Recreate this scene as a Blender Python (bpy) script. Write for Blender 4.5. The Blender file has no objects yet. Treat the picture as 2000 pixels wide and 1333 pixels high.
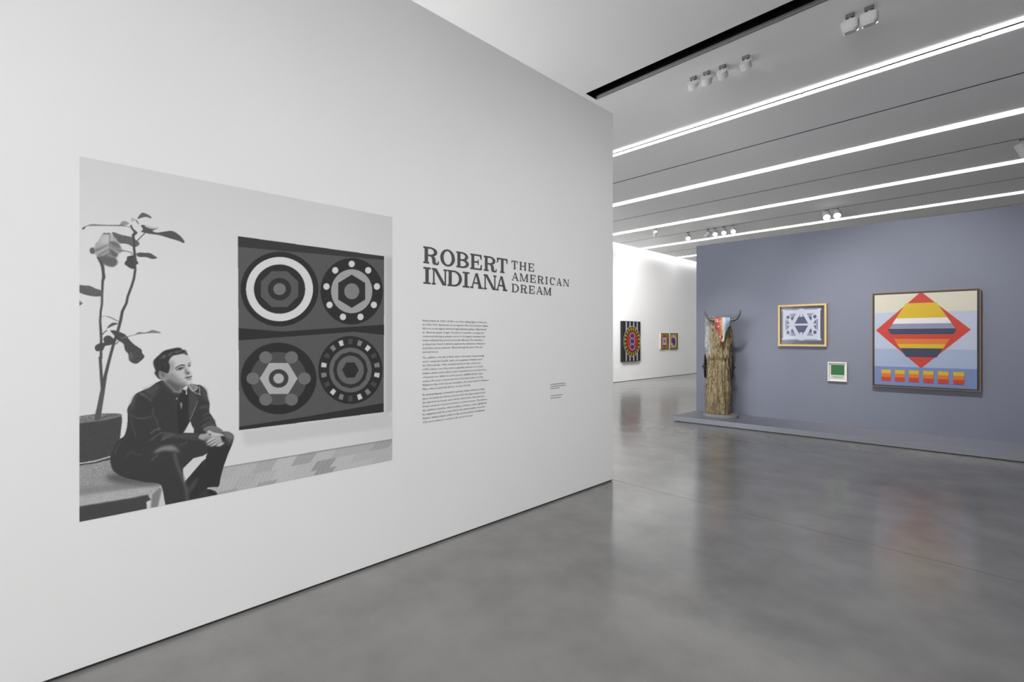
import bpy, bmesh, math, random
import numpy as np
from mathutils import Vector, noise

random.seed(7)
rng = np.random.default_rng(7)
scene = bpy.context.scene
col = scene.collection

# ------------------------------------------------------------------ camera, exposure, world
TH = math.radians(45.895)            # yaw of the camera against the title wall
F = 945.0                            # focal length in px of a 2000 px wide frame
CAMH = 1.5
HORIZON = 660.0
CT, ST = math.cos(TH), math.sin(TH)

cam_data = bpy.data.cameras.new('camera')
cam = bpy.data.objects.new('camera', cam_data)
col.objects.link(cam)
cam.location = (0, 0, CAMH)
cam.rotation_euler = (math.radians(90), 0, TH)
cam_data.sensor_width = 36
cam_data.lens = 36 * F / 2000
cam_data.shift_y = (HORIZON - 666.5) / 2000
cam_data.clip_start = 0.05
cam_data.clip_end = 200
scene.camera = cam

scene.view_settings.view_transform = 'Standard'
scene.view_settings.look = 'None'
scene.view_settings.exposure = 0.0
scene.view_settings.gamma = 1.0
scene.view_settings.use_curve_mapping = False
scene.cycles.max_bounces = 14
scene.cycles.diffuse_bounces = 8

world = bpy.data.worlds.new('world')
scene.world = world
world.use_nodes = True
world.node_tree.nodes['Background'].inputs[0].default_value = (0.9, 0.95, 1, 1)
world.node_tree.nodes['Background'].inputs[1].default_value = 0.35

STRIP_E = 5.8      # radiance of the ceiling strip lights
TITLE_FILL_W = 122.0  # unseen spotlights added to lift the title wall
FAR_FILL_W = 190.0  # unseen spotlights added to lift the far wall
COVE_W = 38.0      # grazing light along the far wall
FILL_BAY_W = 1400.0   # second bay behind the title wall, added to brighten the ceiling
WINDOW_W = 600.0    # daylight through the glazed front behind the camera


def ray(u, v):
    a = (u - 1000) / F
    b = (HORIZON - v) / F
    return (a * CT - ST, a * ST + CT, b)


def at_x(u, v, X):
    r = ray(u, v)
    t = X / r[0]
    return (X, r[1] * t, CAMH + r[2] * t)


def at_z(u, v, Z):
    r = ray(u, v)
    t = (Z - CAMH) / r[2]
    return (r[0] * t, r[1] * t, Z)


def at_y(u, v, Y):
    r = ray(u, v)
    t = Y / r[1]
    return (r[0] * t, Y, CAMH + r[2] * t)


def at_depth(u, v, D):
    r = ray(u, v)
    return (r[0] * D, r[1] * D, CAMH + r[2] * D)


# ------------------------------------------------------------------ materials
def s2l(c):
    c = c / 255.0
    return c / 12.92 if c <= 0.04045 else ((c + 0.055) / 1.055) ** 2.4


def rgb(*c):
    return tuple(s2l(x) for x in c) + (1,)


def mat(name, color, rough=0.6, spec=0.4, metal=0.0, noise_amt=0.0, noise_scale=8.0, bump=0.0, bump_scale=200.0, emit=None, estr=0.0):
    m = bpy.data.materials.new(name)
    m.use_nodes = True
    nt = m.node_tree
    b = nt.nodes['Principled BSDF']
    b.inputs['Base Color'].default_value = color
    b.inputs['Roughness'].default_value = rough
    b.inputs['Specular IOR Level'].default_value = spec
    b.inputs['Metallic'].default_value = metal
    tc = nt.nodes.new('ShaderNodeTexCoord')
    if noise_amt:
        n = nt.nodes.new('ShaderNodeTexNoise')
        n.inputs['Scale'].default_value = noise_scale
        n.inputs['Detail'].default_value = 6
        nt.links.new(tc.outputs['Object'], n.inputs['Vector'])
        mr = nt.nodes.new('ShaderNodeMapRange')
        mr.inputs['From Min'].default_value = 0.25
        mr.inputs['From Max'].default_value = 0.75
        mr.inputs['To Min'].default_value = 1 - noise_amt
        mr.inputs['To Max'].default_value = 1 + noise_amt
        nt.links.new(n.outputs['Fac'], mr.inputs['Value'])
        mx = nt.nodes.new('ShaderNodeVectorMath')
        mx.operation = 'SCALE'
        mx.inputs[0].default_value = color[:3]
        nt.links.new(mr.outputs['Result'], mx.inputs['Scale'])
        nt.links.new(mx.outputs['Vector'], b.inputs['Base Color'])
    if bump:
        n2 = nt.nodes.new('ShaderNodeTexNoise')
        n2.inputs['Scale'].default_value = bump_scale
        nt.links.new(tc.outputs['Object'], n2.inputs['Vector'])
        bp = nt.nodes.new('ShaderNodeBump')
        bp.inputs['Strength'].default_value = bump
        bp.inputs['Distance'].default_value = 0.002
        nt.links.new(n2.outputs['Fac'], bp.inputs['Height'])
        nt.links.new(bp.outputs['Normal'], b.inputs['Normal'])
    if emit:
        b.inputs['Emission Color'].default_value = emit
        b.inputs['Emission Strength'].default_value = estr
    return m


M = {}
M['wall'] = mat('white_wall_paint', (0.80, 0.80, 0.80, 1), 0.75, 0.25, noise_amt=0.012, noise_scale=1.5, bump=0.05, bump_scale=120)
M['ceiling'] = mat('ceiling_paint', (0.84, 0.84, 0.84, 1), 0.85, 0.15, noise_amt=0.012, noise_scale=1.2)
M['outer'] = mat('grey_wall_paint', (0.42, 0.42, 0.42, 1), 0.85, 0.2, noise_amt=0.02, noise_scale=2)
M['blue'] = mat('blue_grey_wall_paint', (0.120, 0.130, 0.168, 1), 0.7, 0.3, noise_amt=0.02, noise_scale=2.0, bump=0.05, bump_scale=150)
M['plinth'] = mat('blue_grey_plinth_paint', (0.165, 0.172, 0.205, 1), 0.55, 0.35, noise_amt=0.02, noise_scale=3)
M['black'] = mat('black_recess', (0.006, 0.006, 0.006, 1), 0.8, 0.1, noise_amt=0.2)
M['slot_dark'] = mat('slot_side_dark', (0.07, 0.07, 0.07, 1), 0.7, 0.2, noise_amt=0.05)
M['slot_grey'] = mat('slot_side_grey', (0.13, 0.13, 0.13, 1), 0.6, 0.3, noise_amt=0.05)
M['gap'] = mat('shadow_gap', (0.05, 0.05, 0.05, 1), 0.8, 0.1, noise_amt=0.1)
M['diffuser'] = mat('lamp_diffuser', (0.8, 0.8, 0.8, 1), 0.5, 0.2, emit=(1, 1, 1, 1), estr=STRIP_E)
M['white_metal'] = mat('white_powder_coat', (0.48, 0.48, 0.48, 1), 0.45, 0.4, noise_amt=0.01)
M['grey_metal'] = mat('grey_connector', (0.10, 0.10, 0.10, 1), 0.4, 0.5, noise_amt=0.05)
M['lens'] = mat('lit_lens', (0.9, 0.9, 0.9, 1), 0.3, 0.4, emit=(1, 0.98, 0.95, 1), estr=14.0)
M['lens_soft'] = mat('shaded_lens', (0.9, 0.9, 0.9, 1), 0.3, 0.4, emit=(1, 0.98, 0.95, 1), estr=2.0)
M['lens_off'] = mat('dark_lens', (0.03, 0.03, 0.03, 1), 0.3, 0.5, noise_amt=0.05)
M['vinyl'] = mat('charcoal_vinyl', rgb(82, 82, 82), 0.6, 0.3, noise_amt=0.02)
M['vinyl_small'] = mat('grey_vinyl_text', rgb(88, 88, 88), 0.6, 0.3, noise_amt=0.02)
M['vinyl_pale'] = mat('pale_grey_vinyl_text', rgb(150, 150, 150), 0.6, 0.3, noise_amt=0.02)
M['concrete_base'] = mat('oval_base_grey', rgb(112, 114, 112), 0.7, 0.3, noise_amt=0.06, noise_scale=12)
M['iron'] = mat('dark_iron', (0.035, 0.030, 0.028, 1), 0.55, 0.5, metal=0.6, noise_amt=0.3, noise_scale=40)
M['horn'] = mat('dark_horn', rgb(62, 60, 62), 0.4, 0.5, noise_amt=0.25, noise_scale=30)
M['socket'] = mat('dark_bone_hollow', rgb(58, 30, 28), 0.8, 0.2, noise_amt=0.2, noise_scale=40)


def concrete():
    m = bpy.data.materials.new('polished_concrete')
    m.use_nodes = True
    nt = m.node_tree
    L = nt.links.new
    b = nt.nodes['Principled BSDF']
    tc = nt.nodes.new('ShaderNodeTexCoord')
    big = nt.nodes.new('ShaderNodeTexNoise'); big.inputs['Scale'].default_value = 0.55; big.inputs['Detail'].default_value = 8; big.inputs['Roughness'].default_value = 0.5
    big.inputs['Distortion'].default_value = 0.2
    mid = nt.nodes.new('ShaderNodeTexNoise'); mid.inputs['Scale'].default_value = 3.0; mid.inputs['Detail'].default_value = 10; mid.inputs['Roughness'].default_value = 0.55
    fine = nt.nodes.new('ShaderNodeTexNoise'); fine.inputs['Scale'].default_value = 190; fine.inputs['Detail'].default_value = 2
    vor = nt.nodes.new('ShaderNodeTexVoronoi'); vor.inputs['Scale'].default_value = 55; vor.inputs['Randomness'].default_value = 1
    for n in (big, mid, fine, vor):
        L(tc.outputs['Object'], n.inputs['Vector'])
    cr = nt.nodes.new('ShaderNodeValToRGB')
    cr.color_ramp.elements[0].position = 0.30; cr.color_ramp.elements[0].color = (0.150, 0.147, 0.143, 1)
    cr.color_ramp.elements[1].position = 0.72; cr.color_ramp.elements[1].color = (0.262, 0.258, 0.251, 1)
    mixf = nt.nodes.new('ShaderNodeMath'); mixf.operation = 'MULTIPLY_ADD'; mixf.inputs[1].default_value = 0.5
    half = nt.nodes.new('ShaderNodeMath'); half.operation = 'MULTIPLY'; half.inputs[1].default_value = 0.5
    L(mid.outputs['Fac'], half.inputs[0]); L(big.outputs['Fac'], mixf.inputs[0]); L(half.outputs[0], mixf.inputs[2])
    L(mixf.outputs[0], cr.inputs['Fac'])
    # light aggregate specks gathered in patches
    sp = nt.nodes.new('ShaderNodeMapRange'); sp.inputs['From Min'].default_value = 0.11; sp.inputs['From Max'].default_value = 0.03
    L(vor.outputs['Distance'], sp.inputs['Value'])
    pm = nt.nodes.new('ShaderNodeMapRange'); pm.inputs['From Min'].default_value = 0.40; pm.inputs['From Max'].default_value = 0.80
    L(mid.outputs['Fac'], pm.inputs['Value'])
    spm = nt.nodes.new('ShaderNodeMath'); spm.operation = 'MULTIPLY'
    L(sp.outputs['Result'], spm.inputs[0]); L(pm.outputs['Result'], spm.inputs[1])
    mx = nt.nodes.new('ShaderNodeMix'); mx.data_type = 'RGBA'
    mx.inputs['B'].default_value = (0.42, 0.41, 0.40, 1)
    sf = nt.nodes.new('ShaderNodeMath'); sf.operation = 'MULTIPLY'; sf.inputs[1].default_value = 0.55
    L(spm.outputs[0], sf.inputs[0]); L(sf.outputs[0], mx.inputs['Factor']); L(cr.outputs['Color'], mx.inputs['A'])
    mul = nt.nodes.new('ShaderNodeMix'); mul.data_type = 'RGBA'; mul.blend_type = 'MULTIPLY'; mul.inputs['Factor'].default_value = 0.12
    L(mx.outputs['Result'], mul.inputs['A']); L(fine.outputs['Color'], mul.inputs['B'])
    L(mul.outputs['Result'], b.inputs['Base Color'])
    rr = nt.nodes.new('ShaderNodeMapRange'); rr.inputs['To Min'].default_value = 0.11; rr.inputs['To Max'].default_value = 0.24
    L(mid.outputs['Fac'], rr.inputs['Value']); L(rr.outputs['Result'], b.inputs['Roughness'])
    b.inputs['Specular IOR Level'].default_value = 0.55
    bp = nt.nodes.new('ShaderNodeBump'); bp.inputs['Strength'].default_value = 0.02; bp.inputs['Distance'].default_value = 0.01
    L(mid.outputs['Fac'], bp.inputs['Height']); L(bp.outputs['Normal'], b.inputs['Normal'])
    return m


M['concrete'] = concrete()


def attr_mat(name, rough=0.6, spec=0.3):
    m = bpy.data.materials.new(name)
    m.use_nodes = True
    nt = m.node_tree
    a = nt.nodes.new('ShaderNodeAttribute')
    a.attribute_name = 'ink'
    b = nt.nodes['Principled BSDF']
    nt.links.new(a.outputs['Color'], b.inputs['Base Color'])
    b.inputs['Roughness'].default_value = rough
    b.inputs['Specular IOR Level'].default_value = spec
    return m


# ------------------------------------------------------------------ mesh helpers
class MB:
    def __init__(self):
        self.v, self.f, self.mi, self.mats = [], [], [], []

    def _m(self, m):
        if m not in self.mats:
            self.mats.append(m)
        return self.mats.index(m)

    def face(self, pts, m):
        i = len(self.v)
        self.v += [tuple(p) for p in pts]
        self.f.append(tuple(range(i, i + len(pts))))
        self.mi.append(self._m(m))

    def box(self, lo, hi, m, frame=None):
        x0, y0, z0 = lo; x1, y1, z1 = hi
        P = [(x0, y0, z0), (x1, y0, z0), (x1, y1, z0), (x0, y1, z0), (x0, y0, z1), (x1, y0, z1), (x1, y1, z1), (x0, y1, z1)]
        if frame:
            P = [frame(p) for p in P]
        i = len(self.v)
        self.v += P
        for q in ((0, 3, 2, 1), (4, 5, 6, 7), (0, 1, 5, 4), (1, 2, 6, 5), (2, 3, 7, 6), (3, 0, 4, 7)):
            self.f.append(tuple(i + k for k in q)); self.mi.append(self._m(m))

    def tube(self, pts, radii, m, n=12, cap=True):
        rings = []
        pts = [Vector(p) for p in pts]
        up = Vector((0, 0, 1))
        for k, p in enumerate(pts):
            t = (pts[min(k + 1, len(pts) - 1)] - pts[max(k - 1, 0)]).normalized()
            a = t.cross(up)
            if a.length < 1e-3:
                a = t.cross(Vector((1, 0, 0)))
            a.normalize()
            c = a.cross(t).normalized()
            i = len(self.v)
            for j in range(n):
                w = 2 * math.pi * j / n
                self.v.append(tuple(p + radii[k] * (math.cos(w) * a + math.sin(w) * c)))
            rings.append(i)
        for r0, r1 in zip(rings, rings[1:]):
            for j in range(n):
                self.f.append((r0 + j, r0 + (j + 1) % n, r1 + (j + 1) % n, r1 + j)); self.mi.append(self._m(m))
        if cap:
            self.f.append(tuple(rings[0] + j for j in range(n))[::-1]); self.mi.append(self._m(m))
            self.f.append(tuple(rings[-1] + j for j in range(n))); self.mi.append(self._m(m))

    def build(self, name, parent=None, smooth=False, bevel=0.0):
        me = bpy.data.meshes.new(name)
        me.from_pydata(self.v, [], self.f)
        for m in self.mats:
            me.materials.append(m)
        me.polygons.foreach_set('material_index', self.mi)
        if smooth:
            me.polygons.foreach_set('use_smooth', [True] * len(self.f))
        me.update()
        o = bpy.data.objects.new(name, me)
        col.objects.link(o)
        if parent:
            o.parent = parent
        if bevel:
            bv = o.modifiers.new('bevel', 'BEVEL'); bv.width = bevel; bv.segments = 2; bv.limit_method = 'ANGLE'
        return o


def tag(o, label=None, cat=None, group=None, kind=None):
    if label: o['label'] = label
    if cat: o['category'] = cat
    if group: o['group'] = group
    if kind: o['kind'] = kind
    return o


def empty(name, loc=(0, 0, 0), rz=0.0):
    o = bpy.data.objects.new(name, None)
    o.empty_display_size = 0.1
    o.location = loc
    o.rotation_euler = (0, 0, rz)
    col.objects.link(o)
    return o


def boxobj(name, lo, hi, m, parent=None, kind=None, bevel=0.0):
    b = MB(); b.box(lo, hi, m)
    o = b.build(name, parent, bevel=bevel)
    if kind: o['kind'] = kind
    return o


def copy_tree(o, parent=None):
    c = o.copy(); col.objects.link(c)
    c.parent = parent
    for ch in [x for x in bpy.data.objects if x.parent == o]:
        copy_tree(ch, c)
    return c


# ------------------------------------------------------------------ room sizes
WX = -2.905                                   # face of the title wall
WEND = at_x(1197.5, 940, WX)[1]               # its far end
WTOP = at_x(1197.5, 222, WX)[2]
HC = 3.12                                     # ceiling above the lens
ZC = CAMH + HC
FAR_X = -9.22                                 # face of the far white wall
EDGE_X = at_z(1250.8, 486, ZC)[0]             # ceiling edge at the wall-wash gap
XR, YB, YF = 9.5, -7.0, 21.6                  # right, behind, far end


def yz(u, v):                                 # y on the ceiling under a pixel
    return at_z(u, v, ZC)[1]


STRIPS = [yz(1198, 300), yz(1198, 401), yz(1198, 458), yz(1265, 484)]
STRIPS.append(2 * STRIPS[-1] - STRIPS[-2])
step = (STRIPS[-1] - STRIPS[0]) / 4
TRACKS = [(STRIPS[i] + STRIPS[i + 1]) / 2 for i in range(4)]
NEAR_TRACK = STRIPS[0] - step / 2
BAR = (yz(1198, 158.5), yz(1198, 180.7))

# floor: two slabs with a sawn joint in line with the end of the title wall
floor = boxobj('floor', (FAR_X - 0.6, YB - 0.3, -0.12), (XR + 0.3, YF + 0.3, -0.025), M['gap'], kind='structure')
J = 0.0035
for a, b_ in ((YB - 0.3, WEND + 0.02 - J), (WEND + 0.02 + J, YF + 0.3)):
    boxobj('slab', (FAR_X - 0.6, a, -0.025), (XR + 0.3, b_, 0.0), M['concrete'], floor)

# title wall
wl = boxobj('wall_left', (WX - 0.30, YB, 0.014), (WX, WEND, WTOP), M['wall'], kind='structure', bevel=0.004)
boxobj('shadow_gap', (WX - 0.27, YB, 0.0), (WX - 0.012, WEND - 0.01, 0.014), M['gap'], wl)

# far white wall, end wall, outer walls
wf = boxobj('wall_back', (FAR_X - 0.3, YB, 0.014), (FAR_X, YF, ZC + 0.9), M['wall'], kind='structure')
boxobj('shadow_gap', (FAR_X - 0.28, YB, 0.0), (FAR_X - 0.012, YF, 0.014), M['gap'], wf)
boxobj('wall_end', (FAR_X, YF, 0.0), (XR, YF + 0.3, ZC + 0.9), M['wall'], kind='structure')
boxobj('wall_side', (XR, YB, 0.0), (XR + 0.3, YF, ZC + 0.9), M['outer'], kind='structure')

# glazed entrance front behind the camera: daylight bay, plus a second bay added for ceiling light
wb = empty('wall_front', (0, YB, 0)); wb['kind'] = 'structure'
BAYS = [(-2.6, 3.0), (FAR_X + 0.3, -3.4)]
b = MB()
b.box((FAR_X, -0.3, 0), (BAYS[1][0], 0, ZC + 0.9), M['wall']); b.box((BAYS[1][1], -0.3, 0), (BAYS[0][0], 0, ZC + 0.9), M['wall'])
b.box((BAYS[0][1], -0.3, 0), (XR, 0, ZC + 0.9), M['wall'])
for x0, x1 in BAYS:
    b.box((x0, -0.3, 4.0), (x1, 0, ZC + 0.9), M['wall'])
b.build('masonry', wb)
for i, (x0, x1) in enumerate(BAYS):
    win = empty('window_%d' % (i + 1), (0, YB, 0)); win['kind'] = 'structure'
    b = MB()
    for k in range(5):
        x = x0 + k * (x1 - x0) / 4
        b.box((x - 0.04, -0.2, 0), (x + 0.04, -0.1, 4.0), M['grey_metal'])
    b.box((x0, -0.2, 0), (x1, -0.1, 0.08), M['grey_metal']); b.box((x0, -0.2, 3.92), (x1, -0.1, 4.0), M['grey_metal'])
    b.build('window_frame', win)
    ld = bpy.data.lights.new('daylight', 'AREA'); ld.shape = 'RECTANGLE'; ld.size = x1 - x0; ld.size_y = 3.9
    ld.energy = (WINDOW_W, FILL_BAY_W)[i]; ld.color = (1.0, 1.0, 1.0)  # the second bay's light is added fill for the ceiling
    lo = bpy.data.objects.new('daylight', ld); col.objects.link(lo)
    lo.location = ((x0 + x1) / 2, YB - 0.32, 2.0); lo.rotation_euler = (math.radians(90), 0, 0)

# ceiling: panels between slots
ceil = boxobj('ceiling', (FAR_X, YB, ZC + 0.9), (XR, YF, ZC + 1.0), M['ceiling'], kind='structure')
SW = 0.092                                   # half width of a strip slot
TW = 0.016
cuts = [(BAR[0], BAR[1])] + [(y - SW, y + SW) for y in STRIPS] + [(y - TW, y + TW) for y in TRACKS]
cuts.sort()
prev = YB
edges = []
for c0, c1 in cuts:
    edges.append((prev, c0)); prev = c1
edges.append((prev, YF))
for a, b_ in edges:
    boxobj('panel', (EDGE_X, a, ZC), (XR, b_, ZC + 0.08), M['ceiling'], ceil)
# closed ends of the bar slot and dark backs of the track gaps
BARX = at_z(1156, 190, ZC)[0]
b = MB()
b.box((EDGE_X, BAR[0], ZC), (BARX, BAR[1], ZC + 0.08), M['ceiling'])
b.build('panel', ceil)
for y in TRACKS:
    boxobj('track_liner', (EDGE_X, y + TW - 0.005, ZC - 0.0006), (XR, y + TW, ZC + 0.05), M['slot_dark'], ceil)
    boxobj('track_slot', (EDGE_X, y - TW - 0.004, ZC + 0.05), (XR, y + TW + 0.004, ZC + 0.075), M['black'], ceil)
# shaft over the wall-wash gap
b = MB()
b.box((EDGE_X, YB, ZC + 0.08), (EDGE_X + 0.05, YF, ZC + 0.9), M['ceiling'])
b.build('gap_fascia', ceil)

# black slot between the two ceilings
bar = empty('trim_1', (0, 0, 0)); bar['kind'] = 'structure'
b = MB()
b.box((BARX, BAR[0], ZC + 0.12), (XR, BAR[1], ZC + 0.14), M['black'])
b.box((BARX, BAR[0], ZC - 0.0), (XR, BAR[0] + 0.008, ZC + 0.12), M['black'])
b.box((BARX, BAR[0], ZC - 0.0), (BARX + 0.008, BAR[1], ZC + 0.12), M['black'])
b.box((BARX, BAR[1] - 0.006, ZC + 0.042), (XR, BAR[1], ZC + 0.12), M['black'])
b.build('recess', bar)
b = MB()
b.box((BARX + 0.008, BAR[1] - 0.014, ZC - 0.002), (XR, BAR[1], ZC + 0.042), M['slot_grey'])
b.build('edge_profile', bar)

# strip lights
ORD = ['nearest double strip light with a dark slit along the white ceiling', 'second ceiling strip light counted from the double strip',
       'third ceiling strip light counted from the double strip', 'ceiling strip light running just above the top of the blue wall',
       'short far ceiling strip light disappearing behind the blue wall']
for i, y in enumerate(STRIPS):
    t = empty('ceiling_light', (0, y, ZC))
    tag(t, ORD[i], 'ceiling light', 'ceiling strip lights')
    h = MB()
    h.box((EDGE_X, -SW, 0.03), (XR, SW, 0.07), M['white_metal'])
    h.build('housing', t)
    if i == 0:
        for s0, s1 in ((-SW, -0.045), (-0.002, SW)):
            d = MB(); d.box((EDGE_X, s0, -0.016), (XR, s1, 0.028), M['diffuser']); d.build('diffuser', t)
        c = MB(); c.box((EDGE_X, -0.045, -0.015), (XR, -0.022, 0.028), M['slot_grey'])
        c.box((EDGE_X, -0.022, -0.015), (XR, -0.002, 0.028), M['black'])
        c.build('track_channel', t)
        for k in range(9):
            px = EDGE_X + 2.5 + k * 1.1 + 0.3 * math.sin(k * 5)
            q = MB(); q.box((px, -0.047, -0.021), (px + 0.025, 0.002, -0.016), M['white_metal']); q.build('clip', t)
    else:
        d = MB(); d.box((EDGE_X, -SW * 0.82, -0.016), (XR, SW * 0.82, 0.028), M['diffuser']); d.build('diffuser', t)
# wall-wash light hidden in the gap above the far wall
cv = empty('wall_wash_light', (EDGE_X - 0.06, 0, ZC + 0.30))
tag(cv, 'hidden wall-wash light in the gap above the far white wall', 'ceiling light')
q = MB(); q.box((0.0, WEND, -0.2), (0.05, YF, 0.1), M['white_metal']); q.build('housing', cv)
q = MB(); q.box((-0.01, WEND, -0.19), (0.0, YF, 0.09), M['white_metal']); q.build('diffuser', cv)
for k in range(7):
    la = bpy.data.lights.new('wash_lamp', 'AREA'); la.shape = 'RECTANGLE'
    la.size = (YF - WEND) / 7; la.size_y = 0.26; la.energy = COVE_W
    oa = bpy.data.objects.new('wash_lamp', la); col.objects.link(oa); oa.parent = cv
    oa.location = (-0.014, WEND + (k + 0.5) * (YF - WEND) / 7, -0.05)
    oa.rotation_euler = (math.radians(90), 0, math.radians(90))

# ------------------------------------------------------------------ blue wall and plinth
PF = at_z(1314.7, 823, 0.0)                   # near left foot of the plinth
PH = CAMH + ray(1314.7, 812.5)[2] * (PF[1] / ray(1314.7, 812.5)[1])
BC = at_z(1360, 802.2, PH)                    # left foot of the blue wall
DX, DY = 0.9977, 0.0683
WALLDIR = Vector((DX, DY, 0)).normalized()
WALLN = Vector((WALLDIR.y, -WALLDIR.x, 0))    # towards the viewer
BTOP = CAMH + ray(1360, 481)[2] * (BC[1] / ray(1360, 481)[1])


def bw(p):                                    # local blue-wall frame: along, out, up
    q = Vector((BC[0], BC[1], 0)) + WALLDIR * p[0] + WALLN * p[1]
    return (q.x, q.y, p[2])


def on_blue(u, v, out=0.0):
    """along / up coordinates on the blue wall seen through a pixel"""
    r = Vector(ray(u, v))
    o = Vector((BC[0], BC[1], 0)) + WALLN * out - Vector((0, 0, CAMH))
    t = (Vector((BC[0], BC[1], 0)) + WALLN * out).dot(WALLN) / Vector((r.x, r.y, 0)).dot(WALLN)
    p = Vector((r.x * t, r.y * t, CAMH + r.z * t))
    return ((p - Vector((BC[0], BC[1], 0))).dot(WALLDIR), p.z)


BLEN = 8.6
b = MB(); b.box((0, -0.35, 0), (BLEN, 0, BTOP), M['blue'], bw)
o = b.build('wall_right', bevel=0.003); o['kind'] = 'structure'

OUT = (Vector((PF[0], PF[1], 0)) - Vector((BC[0], BC[1], 0))).dot(WALLN)
a0 = (Vector((PF[0], PF[1], 0)) - Vector((BC[0], BC[1], 0))).dot(WALLDIR)
pl = empty('plinth', bw((0, 0.4, 0)))
tag(pl, 'long low blue-grey plinth along the foot of the blue wall', 'plinth')
b = MB()
L0 = [bw((0, 0.001, 0)), (PF[0], PF[1], 0), bw((BLEN, OUT, 0)), bw((BLEN, 0.001, 0))]
bot = [(x, y, 0.012) for x, y, z in L0]; top = [(x, y, PH) for x, y, z in L0]
for f in (bot[::-1], top, [bot[0], bot[1], top[1], top[0]][::1], [bot[1], bot[2], top[2], top[1]], [bot[2], bot[3], top[3], top[2]], [bot[3], bot[0], top[0], top[3]]):
    b.face(f, M['plinth'])
o = b.build('deck', None)
bm = bmesh.new(); bm.from_mesh(o.data); bmesh.ops.remove_doubles(bm, verts=bm.verts, dist=1e-5); bmesh.ops.recalc_face_normals(bm, faces=bm.faces); bm.to_mesh(o.data); bm.free()
o.parent = pl; o.matrix_parent_inverse = pl.matrix_basis.inverted()
bv = o.modifiers.new('bevel', 'BEVEL'); bv.width = 0.003; bv.segments = 2
b = MB(); b.box((0.03, 0.01, 0.0), (BLEN - 0.03, OUT - 0.012, 0.014), M['gap'], bw)
o = b.build('shadow_foot', None); o.parent = pl; o.matrix_parent_inverse = pl.matrix_basis.inverted()


# ------------------------------------------------------------------ vinyl title in a bracketless slab serif
def arc(cx, cy, rx, ry, a0, a1, n=20):
    return [(cx + rx * math.cos(math.radians(a0 + (a1 - a0) * k / n)), cy + ry * math.sin(math.radians(a0 + (a1 - a0) * k / n))) for k in range(n + 1)]


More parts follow.
